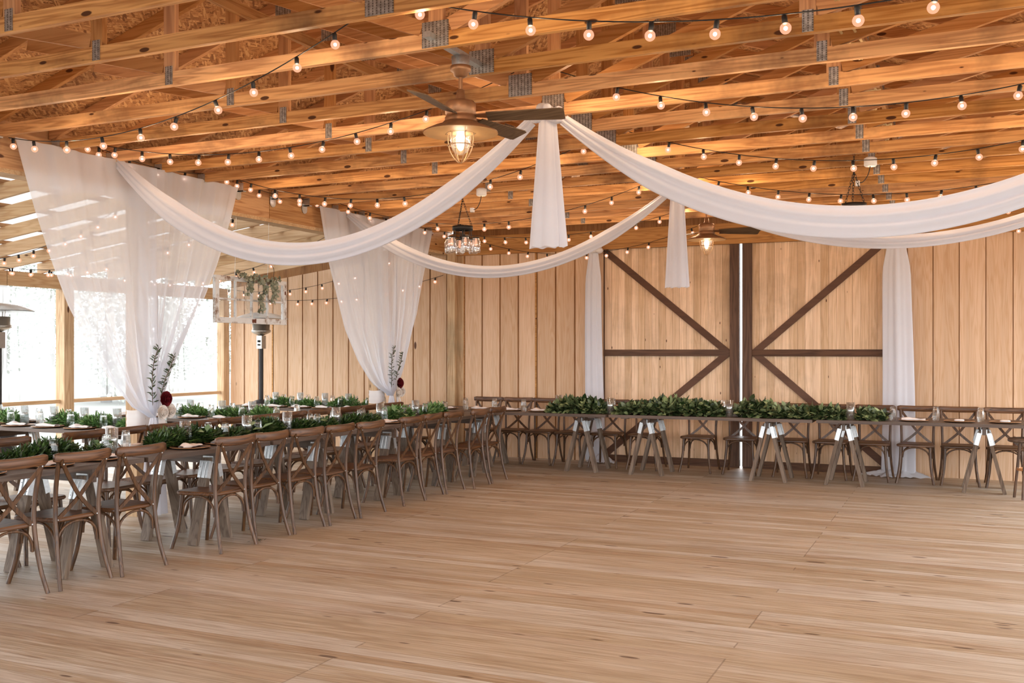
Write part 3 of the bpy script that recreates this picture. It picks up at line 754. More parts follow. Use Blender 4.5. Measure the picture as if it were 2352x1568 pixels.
def make_top(L, W, name, label, loc, rz, cuts=5):
    r = empty(name, loc, rz, label, 'table top')
    w = W/cuts
    for k in range(cuts):
        MB().box((-L/2, -W/2+k*w+.0015, 0), (L/2, -W/2+(k+1)*w-.0015, .036)).build('board', M['table_x'], r)
    for sx in (-1, 1): MB().box((sx*L*.42-.045, -W/2+.03, -.012), (sx*L*.42+.045, W/2-.03, -.0005)).build('cleat', M['table_x'], r)
    return r
TZ = .7385; TT = TZ + .0365
G = 'sawhorses under the long left table'
for i, y in enumerate((3.45, 5.18, 6.47, 7.86, 9.15, 10.40, 11.35)):
    put_horse(-5.90 if y < 7 else -5.83, y, 0, 'wooden sawhorse with silver brackets under the long table, %s from the back wall' % ORD[6-i], G)
def topA(y0, y1, lb, x=-5.95):
    make_top(y1-y0, .82, 'trestle_table_top', lb, (x, (y0+y1)/2, TZ), PI/2)
topA(3.2, 5.63, 'dark plank table top of the long left table, section nearest the viewer')
topA(5.66, 7.10, 'dark plank table top of the long left table, section beside the large curtain post', -5.94)
topA(7.13, 9.58, 'dark plank table top of the long left table, middle section', -5.93)
topA(9.61, 11.62, 'dark plank table top of the long left table, section reaching the back-wall table', -5.90)
G = 'sawhorses under the back-wall table'
for i, x in enumerate((-7.9, -6.0, -4.50, -3.63, -2.12, -1.25, .22)):
    put_horse(x, 12.40 if x > -7 else 12.45, PI/2, 'wooden sawhorse with silver brackets under the back-wall table, %s from the left' % ORD[i], G)
make_top(2.44, .84, 'trestle_table_top', 'grey plank table top at the far left end of the back-wall row', (-7.72, 12.36, TZ), 0)
make_top(2.44, .92, 'trestle_table_top', 'dark plank table top of the back-wall row left of the green garland', (-5.26, 12.19, TZ), R(.9))
make_top(2.44, .90, 'trestle_table_top', 'dark plank table top of the back-wall row before the door gap', (-2.80, 12.27, TZ), R(1.3))
make_top(2.44, .86, 'trestle_table_top', 'dark plank table top at the right end of the back-wall row', (-.32, 12.34, TZ), R(1.6))
leanT = [(-8.75, 7.68, 'near'), (-8.30, 9.42, 'middle'), (-8.50, 11.66, 'wall side')]
for i, (x, y, lb) in enumerate(leanT):
    make_top(2.6 if i == 0 else 2.44, .80, 'trestle_table_top', 'plank table top in the lean-to, the %s one' % lb, (x, y, TZ), 0)
    for sx, l2 in ((-1, 'left'), (1, 'right')):
        put_horse(x+sx*.72, y, PI/2, 'sawhorse under the %s end of the %s lean-to table' % (l2, lb), 'sawhorses in the lean-to')
# small round stool at the right edge of the view
st = empty('round_stool', (0.645, 11.88, 0), R(20), 'round wooden stool at the right edge beyond the last sawhorse', 'stool')
MB().lathe([(1e-4, .60), (.19, .60), (.205, .61), (.205, .63), (.19, .64), (1e-4, .64)], 28).build('seat', M['table_x'], st)
for k in range(4):
    a = PI/4 + k*PI/2
    MB().tube([(.15*math.cos(a), .15*math.sin(a), 0), (.09*math.cos(a), .09*math.sin(a), .60)], .016, 8).build('leg', M['chair'], st)
MB().lathe([(.108, .30), (.120, .30), (.120, .325), (.108, .325)], 24, closed=True).build('ring', M['copper'], st)

# ================================================================ TABLEWARE
def make_setting():
    p = empty('charger_plate', cat='plate')
    MB().lathe([(1e-4, .001), (.105, .001), (.155, .010), (.158, .014), (.150, .013), (.10, .006), (1e-4, .005)], 32).build('dish', M['charger'], p)
    MB().lathe([(.1545, .0125), (.1595, .0125), (.1605, .0165), (.155, .0168)], 32, closed=True).build('rim', M['copper'], p)
    return p
def make_napkin(kind):
    m = MB(); rr = random.Random(kind)
    ph = rr.uniform(0, 6)
    if kind < 2:      # softly rolled strip with a bump at one end
        def fn(u, v):
            x = -.125 + .25*u; a = v*2*PI
            ww = .046 + .010*math.sin(u*7+ph) - .02*abs(u-.5)
            hh = .012 + .016*math.exp(-((u-.28)/.14)**2) + .004*math.sin(u*13+ph)
            return (x, ww*math.cos(a)+.012*math.sin(u*4+ph), max(0.0005, .010 + hh*math.sin(a) + .004))
        m.grid(fn, 22, 12)
        m.add([(-.125, 0, .012), (.125, 0, .012)], [])
    else:             # small folded pad
        def fn(u, v):
            x = -.055 + .11*u; a = v*2*PI; e = math.sqrt(max(0, 1-(2*u-1)**4))
            return (x, .045*math.cos(a)*e, max(0.0005, .014 + .014*math.sin(a)*e))
        m.grid(fn, 14, 12)
    return m
nap = [make_napkin(k).build('napkin', M['napkin'], label='x', cat='napkin') for k in range(3)]
nap_used = [False]*3
plate0 = make_setting(); plate_used = [False]
def put_setting(x, y, rz, where, kind=0, z=None, lab_group=''):
    z = TT if z is None else z
    lp = 'dark charger plate ' + where; gp = 'charger plates ' + lab_group
    if not plate_used[0]:
        plate_used[0] = True; plate0.location = (x, y, z); plate0['label'] = lp; plate0['group'] = gp
    else: dup(plate0, (x, y, z), rz, lp, gp)
    lab = ('folded blush napkin ' if kind < 2 else 'small white napkin pad ') + where
    k = kind
    if not nap_used[k]:
        nap_used[k] = True; o = nap[k]; o.location = (x, y, z+.007); o.rotation_euler = (0, 0, rz); o['label'] = lab; o['group'] = 'napkins ' + lab_group
    else:
        o = nap[k].copy(); C.objects.link(o); o.location = (x, y, z+.007); o.rotation_euler = (0, 0, rz); o['label'] = lab; o['group'] = 'napkins ' + lab_group
# upside-down faceted tumbler
tumb = MB(); n = 10
prof = [(1e-4, .134), (.020, .132), (.0305, .120), (.0355, .085), (.0360, .055), (.0305, .012), (.0285, .0005), (.031, .0005), (.034, .012), (.0395, .055), (.0390, .085), (.034, .125), (.030, .150), (.030, .158), (.026, .160), (1e-4, .160)]
tumb.lathe(prof, n, smooth=False)
tumbler = tumb.build('tumbler', M['tumbler'], label='x', cat='glass'); tum_used = [False]
def put_glass(x, y, where, group, z=None):
    z = TT if z is None else z; lab = 'upturned tumbler ' + where
    if not tum_used[0]: tum_used[0] = True; o = tumbler
    else: o = tumbler.copy(); C.objects.link(o)
    o.location = (x, y, z); o.rotation_euler = (0, 0, (x*7+y*3) % 1); o['label'] = lab; o['group'] = 'tumblers ' + group
def make_vase():
    r = empty('cylinder_vase', cat='vase')
    MB().lathe([(1e-4, .001), (.046, .001), (.046, .20), (.043, .20), (.043, .008), (1e-4, .008)], 24).build('glass_cylinder', M['glass'], r)
    MB().lathe([(1e-4, .009), (.0425, .009), (.0425, .105), (1e-4, .105)], 20).build('water', M['water'], r)
    c = MB().lathe([(1e-4, .095), (.030, .097), (.036, .110), (.034, .122), (.02, .128), (1e-4, .127)], 18).build('floating_candle', M['candle'], r)
    MB().tube([(0, 0, .127), (.001, 0, .138)], .001, 5).build('wick', M['black'], c)
    return r
vase0 = make_vase(); vused = [False]
def put_vase(x, y, where, group):
    lab = 'cylinder candle vase ' + where
    if not vused[0]: vused[0] = True; vase0.location = (x, y, TT); vase0['label'] = lab; vase0['group'] = 'cylinder vases ' + group
    else: dup(vase0, (x, y, TT), x+y, lab, 'cylinder vases ' + group)
# long table
gA = 'on the long left table'
for i, y in enumerate(nearY):
    o = ORD[len(nearY)-1-i]
    put_setting(-5.73, y + (-.02 if i % 2 else .02), PI/2+rc.uniform(-.15, .15), 'on the dance-floor side of the long table, %s from back wall' % o, i % 2, lab_group=gA)
    put_glass(-5.92 + rc.uniform(-.015, .015), y+.20 + rc.uniform(-.02, .02), 'on the dance-floor side of the long table, %s from back wall' % o, gA)
for i, y in enumerate(farY):
    o = ORD[len(farY)-1-i]
    put_setting(-6.17, y, PI/2+rc.uniform(-.15, .15), 'on the far side of the long table, %s from back wall' % o, (i+1) % 2, lab_group=gA)
    put_glass(-6.02 - (i % 2)*.04, y-.19, 'on the far side of the long table, %s from back wall' % o, gA)
for i, y in enumerate((5.72, 6.52, 7.32, 7.92, 8.75, 9.62, 10.42)):
    put_vase(-5.99, y+.03, 'amid the greenery of the long left table, %s from the viewer' % ORD[i], gA)
# lean-to tables
cnt = 0
for ti, (tx, ty, lb) in enumerate(leanT):
    xs = ([-9.93, -9.52, -9.08, -8.64, -8.18, -7.74], [-9.30, -8.79, -8.30, -7.85, -7.35], [-9.24, -8.81, -8.39, -8.00, -7.55])[ti]
    g = 'on the lean-to tables'
    for i, x in enumerate(xs):
        put_setting(x, ty-.24, rc.uniform(-.2, .2), 'at front edge of the %s lean-to table, %s from left' % (lb, ORD[i]), i % 2, lab_group=g)
        put_setting(x+.05, ty+.24, rc.uniform(-.2, .2), 'at back edge of the %s lean-to table, %s from left' % (lb, ORD[i]), (i+1) % 2, lab_group=g)
        put_glass(x+.20, ty-.13, 'at front edge of the %s lean-to table, %s from left' % (lb, ORD[i]), g)
        put_glass(x+.24, ty+.20, 'at back edge of the %s lean-to table, %s from left' % (lb, ORD[i]), g)
    for i, x in enumerate(xs[:-1]):
        put_vase(x+.25, ty+.0, 'on the %s lean-to table, %s from the left' % (lb, ORD[i]), g)
MB().box((-.03, -.001, 0), (.03, .001, .045)).build('place_card', M['kraft'], loc=(-8.0, 7.80, TT), rz=.2, label='small kraft place card standing on the nearest lean-to table by the curtain post', cat='place card')
# back-wall table
g = 'on the back-wall table'
for i, (x, y, k) in enumerate(((-6.42, 12.05, 0), (-5.93, 12.10, 0), (-5.46, 12.05, 1), (-5.02, 12.02, 0), (-.50, 12.12, 1), (-.03, 12.16, 2), (.43, 12.20, 2))):
    put_setting(x, y, rc.uniform(-.1, .1), 'on the back-wall table, %s visible from the left' % ORD[i], k, lab_group=g)
for i, (x, y) in enumerate(((-6.10, 11.99), (-5.66, 11.97), (-5.22, 11.93), (-4.74, 11.93), (-4.60, 12.50), (-4.20, 12.55), (-3.38, 12.58), (-2.10, 12.62), (-1.96, 12.60), (-.72, 12.16), (-.27, 12.30), (.19, 12.27))):
    put_glass(x, y, 'on the back-wall table, %s from the left' % ORD[i], g)
for i, (x, y) in enumerate(((-4.93, 12.45), (-4.03, 11.93), (-2.55, 12.0), (-1.17, 12.05))):
    put_vase(x, y, 'on the back-wall table, %s from the left' % ORD[i], g)
for i, x in enumerate((-2.90, -2.74)):
    j = empty('clamp_jar', (x, 12.45, TT), 0, 'clear clamp-lid jar behind the garland before the door gap, %s one' % ('left' if i == 0 else 'right'), 'jar')
    MB().lathe([(1e-4, .001), (.052, .001), (.056, .02), (.056, .12), (.045, .145), (.045, .16)], 20).build('glass_body', M['glass'], j)
    l_ = MB().lathe([(1e-4, .162), (.048, .162), (.048, .172), (1e-4, .178)], 20).build('lid', M['glass'], j)
    MB().tube(catm([(-.056, 0, .12), (-.075, 0, .15), (-.07, 0, .185), (-.05, 0, .17)], 4), .002, 6).build('wire_clamp', M['galv'], j)

# ================================================================ GARLANDS
def garland(name, x0, x1, width, height, n, mat, L, W, seed, density=None, z0=0.0, droop=.02, spike=.12):
    """leaf mass along local X from x0 to x1"""
    r = random.Random(seed); m = MB(); stem = MB()
    ph = [r.uniform(0, 6) for _ in range(4)]
    def cy(x): return .03*math.sin(x*2.1+ph[0])
    def hh(x): return height*(0.75 + .25*math.sin(x*3.7+ph[1]) + .12*math.sin(x*9+ph[2]))
    e = .12
    for _ in range(n):
        x = r.uniform(x0, x1); ed = min(1, (x-x0)/e, (x1-x)/e); ed = .35+.65*max(0, ed)
        a = r.uniform(0, PI); rad = r.random()**.5
        y = cy(x) + math.cos(a)*width/2*rad*ed; z = z0 + .006 + math.sin(a)*hh(x)*rad*ed*.8
        up = r.random() < spike
        d = Vector((r.uniform(-1, 1), math.cos(a)*1.1 + r.uniform(-.5, .5), .15 + math.sin(a)*(.75 if not up else 1.8) + r.uniform(-.45, .35)))
        l = L*r.uniform(.65, 1.25)*(1.25 if up else 1); dz = d.normalized().z*l
        if z + dz < z0 + .003:
            if abs(y + d.normalized().y*l) < width*.75: d.z = max(0.02, d.z); 
            d.z = abs(d.z)*.3
        nrm = Vector((r.uniform(-.6, .6), r.uniform(-.6, .6) + math.cos(a)*.6, 1))
        m.leaf((x, y, z), d, nrm, l, W*r.uniform(.75, 1.2), r.uniform(0, .2))
    pts = [(x0+.05+(x1-x0-.1)*i/20, cy(x0+(x1-x0)*i/20), z0+.025+.01*math.sin(i)) for i in range(21)]
    stem.tube(pts, .008, 6)
    return m, stem
def put_garland(name, loc, rz, args, mat, label, cat='garland'):
    root = empty(name, loc, rz, label, cat)
    m, s = garland(name, *args)
    m.build('leaves', M[mat], root); s.build('stem', M['twig'], root)
    return root
def GA(y0, y1, n, seed, lb, mat='leafA', x=-5.97, L=.055, W=.017, h=.165):
    return put_garland('greenery_garland', (x, (y0+y1)/2, TT), PI/2, (-(y1-y0)/2, (y1-y0)/2, .24, h, n, mat, L, W, seed), mat, lb)
GA(4.10, 5.42, 5200, 1, 'dark leafy garland on the long left table, section nearest the viewer')
GA(5.46, 5.62, 260, 2, 'short dark leafy tuft just beyond the nearest garland of the long table')
GA(6.12, 7.30, 4600, 3, 'dark leafy garland on the long left table in front of the large curtain post')
GA(7.36, 7.86, 2000, 4, 'dark feathery garland section on the long table right of the large curtain')
GA(7.98, 8.66, 2600, 5, 'dark feathery garland section in the middle of the long table')
GA(8.80, 9.50, 2400, 6, 'dark leafy garland section of the long table nearing the small curtain')
GA(9.72, 10.30, 1500, 7, 'mid green garland section of the long table beneath the small curtain', 'leafC')
GA(10.5, 11.15, 1500, 8, 'mid green garland at the back-wall end of the long table', 'leafC')
# pale broad leaves mixed into the long table greenery
def broad(x, y, n, seed, lb, mat='leafpale'):
    r = random.Random(seed); m = MB()
    for _ in range(n):
        m.leaf((r.uniform(-.10, .10), r.uniform(-.12, .12), .05+r.uniform(0, .06)), (r.uniform(-1, 1), r.uniform(-1, 1), r.uniform(-.1, .7)), (r.uniform(-.4, .4), r.uniform(-.4, .4), 1), r.uniform(.07, .12), r.uniform(.04, .06), .1)
    return m.build('pale_leaf_sprig', M[mat], loc=(x, y, TT), label=lb, cat='sprig')
for i, (x, y) in enumerate(((-5.93, 5.55), (-5.95, 6.62), (-5.92, 7.40), (-5.92, 8.30), (-5.93, 9.85))):
    broad(x, y, 14, 20+i, 'pale broad-leaved sprig tucked in the long table greenery, %s from the viewer' % ORD[i])
def GB(x0, x1, n, seed, lb, y):
    return put_garland('greenery_garland', ((x0+x1)/2, y, TT), R(1.2), (-(x1-x0)/2, (x1-x0)/2, .28, .195, n, 'leafB', .085, .055, seed, None, 0.0, .02, .2), 'leafB', lb)
GB(-4.86, -4.09, 1000, 31, 'green garland on the back-wall table left of the first cylinder vase', 11.98)
GB(-3.97, -2.62, 1750, 32, 'green broad-leaf garland on the back-wall table before the left barn door', 12.02)
GB(-2.49, -1.24, 1650, 33, 'green broad-leaf garland on the back-wall table before the right barn door', 12.08)
GB(-1.10, -.80, 420, 34, 'short green tuft at the right end of the back-wall garland', 12.12)
for ti, (tx, ty, lb) in enumerate(leanT):
    sec = ([(-10.0, -9.35), (-8.92, -8.48), (-8.42, -7.98), (-7.88, -7.55)], [(-9.45, -9.05), (-8.68, -8.25), (-8.15, -7.72), (-7.62, -7.30)], [(-9.15, -8.66), (-8.60, -8.22), (-8.05, -7.60), (-7.52, -7.32)])[ti]
    for i, (x0, x1) in enumerate(sec):
        put_garland('greenery_garland', ((x0+x1)/2, ty+.02, TT), 0, (-(x1-x0)/2, (x1-x0)/2, .24, .165, 900, 'leafC', .055, .018, 50+ti*5+i), 'leafC',
                    'green garland section on the %s lean-to table, %s from the left' % (lb, ORD[i]))

# ================================================================ DRAPERY
def interp(tab, z):
    for (za, ya), (zb, yb) in zip(tab, tab[1:]):
        if za >= z >= zb: t = (za - z)/(za - zb); return ya + (yb-ya)*t
    return tab[-1][1] if z < tab[-1][0] else tab[0][1]
def curtain(xp, yL, yR, ytie, ztie, ypost, seed, label):
    root = empty('sheer_curtain', (xp, ypost, 0), 0, label, 'curtain')
    r = random.Random(seed)
    for side, (tab, name) in enumerate(((yL, 'curtain_panel'), (yR, 'curtain_panel'))):
        ph = r.uniform(0, 6); ztop = tab[0][0]
        inner = ypost + (.05 if side == 0 else -.01)
        def fn(u, v):
            z = ztop + (ztie - ztop)*v
            ye = interp(tab, z) - ypost; k = v**2.6
            yi = (inner - ypost)*(1-k) + (ytie-ypost)*k
            yo = ye if v < .97 else ye*(1-(v-.97)/.03) + (ytie-ypost)*(v-.97)/.03
            y = yi + (yo-yi)*u
            wdt = abs(yo-yi); amp = .020 + .065*min(1, max(0, (1.25-wdt)/1.1))*(1-.6*k)
            a = .55*math.sin(u*19+ph) + .35*math.sin(u*41+ph*2+v*1.5) + .3*math.sin(u*9.3+v*2) + .22*math.sin(u*73+ph)
            sag = -.02*math.sin(u*PI*3)*(1-v)*(v > 0 and 1) 
            return (amp*a + .05*k, y, z + sag*0)
        nu, nv = 170, 44
        MB().grid(fn, nu, nv).build(name, M['sheer'], root)
        # doubled hem under the rod
        def hem(u, v):
            p = fn(u, v*.16*(1+.10*math.sin(u*8+ph))); return (p[0]+.006, p[1], p[2])
        MB().grid(hem, 60, 3).build('hem', M['sheer'], root)
    # gathered tail below the tie
    def tail(u, v):
        a = 2*PI*u; rr = (.035 + .10*v**.7)*(1+.22*math.sin(a*7+v*2)); 
        return (.07 + rr*.55*math.cos(a)*(1-.0*v) , (ytie-ypost) + rr*math.sin(a)*1.0, ztie - (ztie-.03)*v)
    MB().grid(tail, 84, 14).build('tail', M['drape'], root)
    # swathe wrapping round the post at the tie
    def wrap(u, v):
        a = 2*PI*u; q = 4; c, s_ = math.cos(a), math.sin(a); k = (abs(c)**q+abs(s_)**q)**(-1/q)
        rr = .090 + .002*math.sin(v*18+u*4)
        return (-.18 + (xp*0) + rr*k*c + .02, rr*k*s_ - .0, ztie - .085 + .17*v + .02*math.sin(a))
    MB().grid(wrap, 96, 12).build('tie_sash', M['wrap'], root)
    # satin wrapped over the post face
    def pw(u, v):
        return (-.18+.075 + .006*math.sin(v*30+u*4), (-.062 + .13*u) + .008*math.sin(v*13), ztie+.08 + v*(3.27-ztie-.09))
    MB().grid(pw, 10, 60).build('post_cover', M['wrap'], root)
    MB().tube([(-.055, tabL0 - ypost, yL[0][0]-.008) for tabL0 in (yL[0][1], yR[0][1])], .006, 6).build('curtain_rod', M['galv'], root)
    return root
cL1 = [(3.30, 5.71), (2.74, 5.90), (2.36, 6.05), (1.96, 6.23), (1.59, 6.46), (1.26, 6.70), (1.03, 6.95), (.94, 7.12)]
cR1 = [(3.30, 8.44), (2.82, 8.28), (2.45, 8.12), (2.03, 7.89), (1.68, 7.64), (1.38, 7.41), (1.06, 7.24), (.94, 7.16)]
cL2 = [(3.30, 9.91), (2.65, 10.10), (1.84, 10.45), (1.43, 10.75), (1.15, 11.05), (1.03, 11.30), (.97, 11.40)]
cR2 = [(3.30, 12.69), (2.79, 12.50), (2.09, 12.25), (1.66, 12.01), (1.36, 11.82), (1.10, 11.60), (.97, 11.48)]
curtain(-7.0, cL1, cR1, 7.16, .94, 7.20, 1, 'large sheer white curtain gathered at the nearer left post')
curtain(-7.0, cL2, cR2, 11.45, .97, 11.45, 2, 'smaller sheer white curtain gathered at the farther left post')

def swag(x0, z0, x1, z1, zlow, y, label, y1=None, wid=.19, seed=1, cap=True):
    r = random.Random(seed); y1 = y if y1 is None else y1; ph = r.uniform(0, 6)
    # parabola through ends with given low point
    d0 = max(.001, z0-zlow); d1 = max(.001, z1-zlow); k = math.sqrt(d0)/(math.sqrt(d0)+math.sqrt(d1))
    N = 70; M_ = 28
    def fn(u, v):
        x = x0 + (x1-x0)*u; t = (u-k); z = zlow + (d0*(t/k)**2 if t < 0 else d1*(t/(1-k))**2)
        yy = y + (y1-y)*u
        dz = (2*d0*t/k**2 if t < 0 else 2*d1*t/(1-k)**2)/(x1-x0); L = math.hypot(1, dz); nx, nz = -dz/L, 1/L
        e = min(u, 1-u); g = .45 + .55*min(1, e/.16)
        a = 2*PI*v; w2 = wid/2*g*(1 + .10*math.sin(u*5+ph)); dep = .045*g
        fold = 1 + .17*math.cos(a*6 + math.sin(u*5+ph)*1.2) + .07*math.sin(a*11+u*6)
        o = math.cos(a)*w2*(1+.0*fold); q = math.sin(a)*dep*fold + .012*math.sin(math.cos(a)*9+u*3)
        return (x + nx*o, yy + q, z + nz*o)
    return MB().grid(fn, N, M_).build('fabric_swag', M['drape'], label=label, cat='swag')
swag(-7.0, 3.29, -2.86, 3.24, 2.36, 6.78, 'near white fabric swag from the large curtain to the roof centre', 6.68, seed=1)
swag(-2.60, 3.22, 1.62, 3.27, 2.385, 6.66, 'near white fabric swag from the roof centre out to the right', 6.70, seed=2, wid=.19)
swag(-6.98, 3.27, -2.84, 3.22, 2.475, 10.50, 'farther white fabric swag from the small curtain to the roof centre', 10.26, seed=3, wid=.15)
swag(-2.62, 3.24, 1.62, 3.27, 2.615, 10.24, 'farther white fabric swag from the roof centre out to the right', 10.28, seed=4, wid=.14)
def rosette(x, y, z, zb, label, seed, wb=.13):
    root = empty('hanging_fabric_tail', (x, y, z), 0, label, 'fabric tail')
    r = random.Random(seed); ph = r.uniform(0, 6)
    def fn(u, v):
        a = 2*PI*u; rr = (.062 + (wb-.062)*v)*(1 + .13*math.sin(a*5+ph) + .07*math.sin(a*9+2*ph))
        return (rr*math.cos(a), rr*.42*math.sin(a)*(1+.3*math.sin(a*3+ph)), -.06 - (z-zb-.06)*v + .005*math.sin(a*8+ph)*v)
    MB().grid(fn, 110, 22).build('tail', M['drape'], root)
    kn = MB()
    for j in range(14):
        a = j*2*PI/14 + r.uniform(-.2, .2); rr0 = r.uniform(.05, .08); cz = r.uniform(-.07, .05); cx = math.cos(a)*.085; cyy = math.sin(a)*.03
        def pf(u, v, a=a, rr0=rr0, cz=cz, cx=cx, cyy=cyy):
            b = 2*PI*u; c = PI*v; s = 1 + .12*math.sin(b*4+j)
            return (cx + rr0*.62*math.sin(c)*math.cos(b)*s, cyy + rr0*.5*math.sin(c)*math.sin(b)*s, cz + rr0*.5*math.cos(c))
        kn.grid(pf, 16, 9)
    kn.build('gathered_knot', M['drape'], root)
rosette(-2.73, 6.66, 3.29, 2.315, 'long white fabric tail hanging from the nearer roof-centre knot', 1, .135)
rosette(-2.73, 10.26, 3.27, 2.235, 'white fabric tail hanging from the farther roof-centre knot', 2, .115)
# door-side drapes
def door_drape(x, label, seed, puddle, side, wk=1.0):
    root = empty('door_drape', (x, YW-.16, 0), 0, label, 'curtain'); r = random.Random(seed); ph = r.uniform(0, 6)
    def fn(u, v):
        a = 2*PI*u; z = 2.96 - 2.93*v
        w = (.085 + .06*min(1, v/.13) + .045*v)*wk; rr = 1 + .14*math.sin(a*6+ph) + .08*math.sin(a*11+v*1.5)
        return (w*rr*math.cos(a) + .015*math.sin(v*4+ph), w*.42*rr*math.sin(a), z)
    MB().grid(fn, 96, 26).build('fabric_fall', M['drape'], root)
    def pd(u, v):
        a = 2*PI*u; rr = v
        k = 1 + .22*math.sin(a*5+ph) + .1*math.sin(a*9)
        return (side + puddle*rr*k*math.cos(a), -.02 - .13*0 + .13*rr*k*math.sin(a), .004 + (1-v**1.5)*.085*(1+.4*math.sin(a*7+v*6)) + .018*abs(math.sin(a*11+v*9)))
    MB().grid(pd, 70, 8).build('puddle', M['drape'], root)
    kk = MB()
    for j in range(6):
        kk.sphere((-.09+.036*j, -.04*(j % 2), 2.99+.03*math.sin(j*2)), .055, 10, 6, .8)
    kk.build('gathered_knot', M['wrap'], root)
door_drape(-4.72, 'white fabric drape falling to the floor at the left edge of the barn doors', 5, .20, .10, .72)
door_drape(-.73, 'white fabric drape puddled on the floor at the right edge of the barn doors', 6, .36, .0)
MB().box((-.95+.13, YW-.10, 2.95), (-.51-.1, YW-.062, 3.12)).build('drape_clip', M['wrap'], label='white cloth wrap on the header above the right door drape', cat='cloth')

# flower clusters on the curtain ties
def flowers(x, y, z, label, s, seed):
    root = empty('flower_cluster', (x, y, z), 0, label, 'flowers'); r = random.Random(seed)
    def rose(c, rad, mat, nm):
        m = MB(); c = Vector(c)
        for k in range(6):
            el = R(8 + 15*k); n_ = 9 - k
            for j in range(n_):
                a = j*2*PI/n_ + k*.5 + r.uniform(-.15, .15)
                rd = Vector((0, math.cos(a), math.sin(a))); d = rd*math.cos(el) + Vector((1, 0, 0))*math.sin(el)
                nm_ = rd*-math.sin(el) + Vector((1, 0, 0))*math.cos(el)
                m.petal(c + rd*rad*.06 + Vector((rad*.10*k, 0, 0)), d, nm_, rad*(1.0-.10*k), rad*1.05*(1-.08*k), .22)
        m.sphere((c.x+rad*.35, c.y, c.z), rad*.34, 8, 6)
        return m.build(nm, M[mat], root)
    rose((.05, .02*s, .115*s), .075*s, 'redflower', 'red_flower')
    rose((.06, -.03*s, -.01), .070*s, 'rose', 'ivory_rose')
    rose((.04, .085*s, .0), .072*s, 'rose', 'ivory_rose')
    for br, (pts) in enumerate(([(0, -.07*s, .03), (.02, -.10*s, .25*s), (.0, -.06*s, .45*s), (.0, -.0, .60*s)], [(0, .03, .12*s), (.02, .06*s, .28*s), (.03, .13*s, .42*s), (.03, .17*s, .52*s)])):
        P = catm([Vector(p) for p in pts], 8)
        o = MB().tube(P, .0035, 6).build('branch', M['twig'], root)
        lf = MB()
        for i, p in enumerate(P):
            if i < 2: continue
            for _ in range(2):
                sg = r.choice((-1, 1)); lf.leaf(p, (r.uniform(-.4, .4), sg*r.uniform(.5, 1), r.uniform(.1, .9)), (1, r.uniform(-.3, .3), .2), r.uniform(.045, .075)*s, .012*s, .1)
        lf.build('leaves', M['sprig'], o)
    t = MB()
    for k in range(5):
        y0 = r.uniform(-.04, .05)
        t.strip(catm([(.04, y0, -.04), (.06, y0+r.uniform(-.03, .03), -.15), (.05, y0+r.uniform(-.05, .05), -.27)], 5), .022, .001, (0, 1, .1))
    t.build('ribbon', M['wrap'], root)
flowers(-6.93, 7.22, 1.00, 'burgundy and ivory flowers with olive sprigs on the large curtain tie', 1.0, 3)
flowers(-6.93, 11.52, 1.02, 'burgundy and ivory flowers with olive sprigs on the small curtain tie', 1.0, 4)

# ================================================================ STRING LIGHTS
sock = MB().lathe([(1e-4, .030), (.010, .030), (.0125, .026), (.0125, -.006), (.010, -.010), (1e-4, -.010)], 10).build('socket', M['black'])
globe = MB().sphere((0, 0, -.032), .0255, 14, 10).build('bulb', M['bulb'])
fil = MB().sphere((0, 0, -.032), .0095, 8, 6).build('filament', M['filament'])
for o in (sock, globe, fil): C.objects.unlink(o)
BL = bpy.data.lights.new('bulb_light', 'POINT'); BL.energy = 7.5; BL.color = (1.0, .68, .42); BL.shadow_soft_size = .03
def string(path, bulbs, label, lit=True):
    """path: list of points of the wire; bulbs: list of points where the sockets hang"""
    p0 = path[0]; root = empty('string_lights', p0, 0, label, 'string lights', 'strings of globe bulbs under the roof')
    wpts = [Vector(p) - Vector(p0) for p in path]
    MB().tube(wpts, .0035, 5).build('wire', M['black'], root)
    r = random.Random(len(bulbs))
    for bi, b in enumerate(bulbs):
        if lit and bi % 2 == 0 and -6.5 < b[0] < 1.3:
            lo = bpy.data.objects.new('bulb_light', BL); C.objects.link(lo); lo.location = Vector(b) - Vector((0, 0, .066))
        o = globe.copy(); C.objects.link(o); setparent(o, root); o.location = Vector(b) - Vector(p0) - Vector((0, 0, .033))
        o.rotation_euler = (r.uniform(-.25, .25), r.uniform(-.25, .25), 0)
        for q in (sock, fil):
            c = q.copy(); C.objects.link(c); setparent(c, o)
    return root
def sagged(a, b, sag, n=40):
    a = Vector(a); b = Vector(b)
    return [a.lerp(b, i/n) - Vector((0, 0, 4*sag*(i/n)*(1-i/n))) for i in range(n+1)]
def at_x(a, b, sag, xs):
    out = []
    for x in xs:
        t = (x-a[0])/(b[0]-a[0])
        if 0 <= t <= 1: p = Vector(a).lerp(Vector(b), t); p.z -= 4*sag*t*(1-t); out.append(p)
    return out
def xs(x0, x1, st=.302):
    o = []; x = x0
    while x <= x1: o.append(x); x += st
    return o
XLb = -7.06
